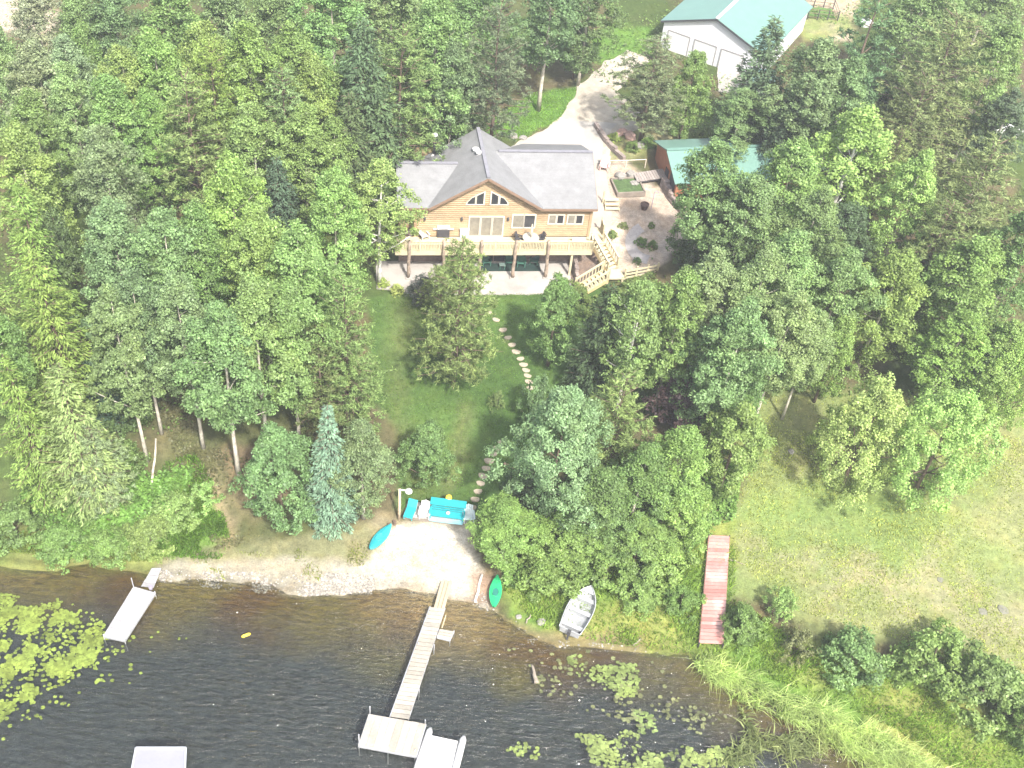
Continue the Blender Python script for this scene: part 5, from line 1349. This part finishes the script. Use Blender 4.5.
# ------------------------------------------------------------------ ground cover
def blades(name, pts, h, wd, cols_jit, lean=(0, 0), mat=GRASSM, col=(.1, .17, .04), kind='stuff', seed=5, curl=.3):
    r = np.random.default_rng(seed); n = len(pts); an = r.random(n) * 6.28
    hh = h * r.uniform(.5, 1.2, n); s = np.stack([np.cos(an), np.sin(an), np.zeros(n)], -1) * (wd * r.uniform(.6, 1.3, n))[:, None]
    ln = (np.array([*lean, 0]) + np.concatenate([r.normal(size=(n, 2)) * curl, np.zeros((n, 1))], 1)) * hh[:, None]
    up = np.array([0, 0, 1.0]) * hh[:, None]
    v_ = np.stack([pts - s, pts + s, pts + ln * .45 + up * .7 + s * .7, pts + ln * .45 + up * .7 - s * .7, pts + ln * 1.25 + up * .95 + s * .1, pts + ln * 1.25 + up * .95 - s * .1], 1).reshape(-1, 3)
    k = np.arange(n)[:, None] * 6
    f_ = np.concatenate([k + [0, 1, 2, 3], k + [3, 2, 4, 5]])
    o = bpy.data.objects.new(name, fast_mesh(name, v_, f_, mat)); COL.objects.link(o); o.color = (*col, 1)
    return tag(o, kind=kind)
def scatter(polypx, n, seed, dens=None):
    r = np.random.default_rng(seed); W_ = np.array([G(x, y)[:2] for x, y in polypx]); lo_, hi_ = W_.min(0), W_.max(0); out = []
    q_ = r.random((n * 4, 2)) * (hi_ - lo_) + lo_
    k = poly_sd(q_[:, 0], q_[:, 1], W_) > 0
    if dens is not None: k &= r.random(len(q_)) < dens(q_[:, 0], q_[:, 1])
    q_ = q_[k][:n]
    return np.column_stack([q_, ground(q_[:, 0], q_[:, 1])])
# reed bank on the right shore
band = [(686, 655), (700, 660), (752, 682), (818, 708), (884, 740), (936, 775), (990, 830), (930, 830), (880, 776), (835, 748), (788, 722), (738, 702), (703, 676)]
rp = scatter(band, 17000, 3, lambda x, y: .12 + .88 * np.clip((vnoise(x, y, .8, 64) * .6 + vnoise(x, y, 2.2, 65) * .4 - .36) * 6, 0, 1)); rp[:, 2] = np.maximum(rp[:, 2], -.1)
blades('reeds', rp, .95, .035, 0, (.3, -.35), col=(.19, .25, .115), seed=8, curl=.55)
wr = scatter([(735, 700), (790, 720), (835, 745), (885, 775), (820, 800), (760, 768), (715, 770), (745, 735)], 1700, 4, lambda x, y: np.clip((vnoise(x, y, .7, 61) - .4) * 5, 0, 1)); wr[:, 2] = -.05
blades('water_weeds', wr, .6, .05, 0, (.2, -.5), col=(.115, .145, .075), seed=9, curl=.6)
g1 = scatter([(500, 588), (560, 572), (690, 545), (735, 545), (735, 600), (800, 645), (900, 680), (1010, 735), (1080, 800), (1000, 800), (900, 732), (830, 700), (760, 676), (690, 655), (600, 643), (540, 628)], 24000, 6, lambda x, y: .25 + .75 * np.clip((vnoise(x, y, .5, 62) - .3) * 3, 0, 1))
blades('rough_grass', g1, .38, .035, 0, (.1, -.2), col=(.105, .165, .04), seed=10)
g2 = scatter([(-60, 545), (0, 552), (120, 562), (160, 562), (160, 540), (100, 545), (0, 530), (-60, 530)], 6000, 7)
blades('bank_grass', g2, .4, .035, 0, (.1, -.2), col=(.1, .14, .045), seed=11)
g3 = scatter([(140, 556), (150, 500), (165, 465), (195, 455), (216, 485), (232, 545), (220, 560)], 6500, 12, lambda x, y: np.clip((vnoise(x, y, .6, 66) - .3) * 2.6, .03, 1))
blades('slope_grass', g3, .5, .035, 0, (.15, -.3), col=(.07, .135, .03), seed=13)
g4 = scatter([(480, 128), (535, 92), (578, 88), (560, 120), (520, 140)], 3000, 14); blades('drive_grass', g4, .12, .05, 0, col=(.08, .15, .035), seed=15)
g5 = scatter([(370, 298), (590, 290), (540, 400), (500, 480), (480, 505), (400, 505), (398, 430), (372, 400)], 16000, 16); blades('lawn_grass', g5, .07, .04, 0, col=(.045, .085, .022), seed=17, curl=.6)
g6 = scatter([(745, 390), (830, 390), (1024, 440), (1060, 700), (930, 650), (790, 610), (735, 560), (720, 520)], 20000, 18, lambda x, y: .2 + .8 * np.clip((vnoise(x, y, .35, 63) - .3) * 3, 0, 1)); blades('meadow_grass', g6, .1, .05, 0, col=(.15, .185, .065), seed=19, curl=.6)
# leafy undergrowth on the forest floor
def undergrowth(name, poly, n, col, seed, s=.13, hmax=.5):
    r = np.random.default_rng(seed); q_ = scatter(poly, n, seed, lambda x, y: np.clip((vnoise(x, y, .35, seed) - .35) * 3.2, .02, 1)); m_ = len(q_)
    q_[:, 2] += r.random(m_) ** 1.5 * hmax + .03
    nr = np.array([0, 0, 1.0]) + r.normal(size=(m_, 3)) * .45
    v_, f_ = leaf_quads(q_, nr, s * r.uniform(.6, 1.4, m_), .6, r)
    o = bpy.data.objects.new(name, fast_mesh(name, v_, f_, LEAF)); COL.objects.link(o); o.color = (*col, 1); tag(o, kind='stuff')
undergrowth('undergrowth', [(-100, -140), (1150, -140), (1150, 380), (850, 400), (700, 380), (640, 420), (560, 400), (590, 300), (690, 240), (690, 130), (560, 60), (480, 130), (420, 160), (360, 300), (300, 400), (150, 440), (-100, 500)], 60000, (.06, .10, .034), 33)
undergrowth('slope_plants', [(100, 440), (160, 470), (195, 470), (170, 545), (100, 560), (20, 560), (20, 500)], 9000, (.065, .13, .036), 34, .13, .7)
undergrowth('shade_plants', [(520, 520), (560, 470), (680, 440), (740, 470), (735, 520), (680, 560), (560, 580), (500, 590)], 12000, (.065, .12, .036), 35, .13, .6)
undergrowth('slope_litter', [(150, 400), (300, 380), (310, 480), (280, 540), (215, 550)], 5000, (.05, .055, .03), 36, .1, .12)

# pebbles and tufts along the stony strip of shore
def pebbles(name, poly, n, seed, mat, smin=.03, smax=.1):
    r = np.random.default_rng(seed); q_ = scatter(poly, n, seed, lambda x, y: np.clip((vnoise(x, y, .9, seed) - .3) * 3, .05, 1)); m_ = len(q_); s_ = r.uniform(smin, smax, (m_, 1))
    base_ = np.array([(1, 0, -.2), (.3, .9, -.2), (-.8, .6, -.2), (-.8, -.6, -.2), (.3, -.9, -.2), (.1, 0, .7)])
    v_ = (q_[:, None] + base_[None] * r.uniform(.7, 1.3, (m_, 6, 1)) * s_[:, None]).reshape(-1, 3)
    f_ = (np.arange(m_)[:, None, None] * 6 + np.array([[i, (i + 1) % 5, 5] for i in range(5)])[None]).reshape(-1, 3)
    o = bpy.data.objects.new(name, fast_mesh(name, v_, f_, mat)); COL.objects.link(o); tag(o, kind='stuff')
pebbles('pebbles', [(160, 570), (250, 572), (375, 575), (378, 594), (300, 596), (160, 582)], 2600, 51, surf('shore_pebble', (.22, .205, .18), .3, 4, .9, island=.45))
pebbles('shore_stones', [(480, 590), (510, 615), (545, 640), (650, 646), (650, 652), (540, 650), (500, 626), (470, 604)], 500, 52, surf('shore_pebble', (.22, .205, .18)))
blades('shore_tufts', scatter([(165, 556), (260, 552), (380, 540), (378, 580), (300, 588), (170, 574)], 1800, 53, lambda x, y: np.clip((vnoise(x, y, .8, 67) - .55) * 6, 0, 1)), .22, .03, 0, (0, -.1), col=(.10, .125, .045), seed=54)
undergrowth('beach_litter', [(380, 520), (470, 524), (480, 560), (490, 600), (380, 596), (200, 585), (200, 560)], 500, (.06, .05, .035), 55, .035, .02)

# lily pads
def pads(name, px_poly, n, seed, col, dens, smin=.07, smax=.145):
    r = np.random.default_rng(seed); W_ = np.array([P(x, y, 0)[:2] for x, y in px_poly]); lo_, hi_ = W_.min(0), W_.max(0)
    q_ = r.random((n * 6, 2)) * (hi_ - lo_) + lo_
    sd_ = poly_sd(q_[:, 0], q_[:, 1], W_) + (vnoise(q_[:, 0], q_[:, 1], .9, seed) - .5) * 1.6
    q_ = q_[(sd_ > 0) & (r.random(len(q_)) < dens(q_[:, 0], q_[:, 1], sd_))][:n]
    m_ = len(q_); rad = r.uniform(smin, smax, m_); N = 9
    an = r.random(m_)[:, None] * 6.28 + np.linspace(.25, 6.03, N)[None]
    tilt = r.normal(size=(m_, 2)) * .05
    dx, dy = np.cos(an) * rad[:, None], np.sin(an) * rad[:, None] * r.uniform(.75, 1, (m_, 1))
    zz = r.uniform(.01, .03, (m_, 1)) + np.abs(dx * tilt[:, :1] + dy * tilt[:, 1:])
    rim_ = np.stack([q_[:, :1] + dx, q_[:, 1:] + dy, zz], -1); ctr = np.stack([q_[:, :1], q_[:, 1:], zz.min(1, keepdims=True) + .004], -1)
    v_ = np.concatenate([ctr, rim_], 1).reshape(-1, 3); k = np.arange(m_)[:, None, None] * (N + 1)
    f_ = (k + np.array([[0, i, i + 1] for i in range(1, N)])[None]).reshape(-1, 3)
    o = bpy.data.objects.new(name, fast_mesh(name, v_, f_, LEAF)); COL.objects.link(o); o.color = (*col, 1); return tag(o, kind='stuff')
cl = lambda x, y, s=1.0, lo_=.42, sd=71: np.clip((vnoise(x, y, s, sd) - lo_) * 5, 0, 1)
pads('lily_pads', [(-60, 596), (30, 596), (78, 604), (110, 622), (128, 648), (112, 672), (80, 690), (44, 700), (10, 722), (-60, 745)], 4000, 41, (.09, .127, .033), lambda x, y, s: np.clip(.25 + s * .5, 0, 1) * (.1 + .9 * cl(x, y, 1.1, .42)))
pads('lily_pads', [(60, 600), (150, 610), (200, 640), (140, 690), (60, 705), (0, 740), (-20, 700)], 330, 42, (.085, .12, .03), lambda x, y, s: .03 + .3 * cl(x, y, .6, .55))
pads('lily_pads', [(566, 658), (600, 652), (640, 662), (650, 690), (600, 700), (570, 690)], 330, 43, (.085, .12, .045), lambda x, y, s: cl(x, y, .8, .45, 72))
pads('lily_pads', [(574, 736), (600, 728), (640, 735), (650, 760), (720, 750), (760, 760), (740, 790), (640, 790), (590, 760)], 900, 44, (.09, .125, .05), lambda x, y, s: .1 + .9 * cl(x, y, .7, .42, 73))
pads('lily_pads', [(632, 710), (652, 714), (656, 732), (638, 738)], 70, 45, (.085, .125, .05), lambda x, y, s: 1 + 0 * x)
pads('lily_pads', [(500, 746), (530, 744), (540, 752), (505, 756)], 40, 46, (.09, .125, .045), lambda x, y, s: 1 + 0 * x)
pads('lily_pads', [(505, 640), (560, 650), (660, 655), (690, 700), (800, 740), (740, 740), (600, 720), (540, 690)], 260, 47, (.075, .09, .05), lambda x, y, s: .05 + .5 * cl(x, y, .5, .55, 74), .08, .16)

# air
HAZE = 0.0008
t = NT('haze_air'); pv = t.n('VolumePrincipled'); pv.inputs['Density'].default_value = HAZE
pv.inputs['Color'].default_value = (.93, .96, 1, 1); pv.inputs['Anisotropy'].default_value = .2
t.l(pv.outputs[0], t.out.inputs['Volume'])
tag(MB().box2((-1000, -560, -4), (1000, 1100, 66)).build('haze', t.m), kind='stuff')
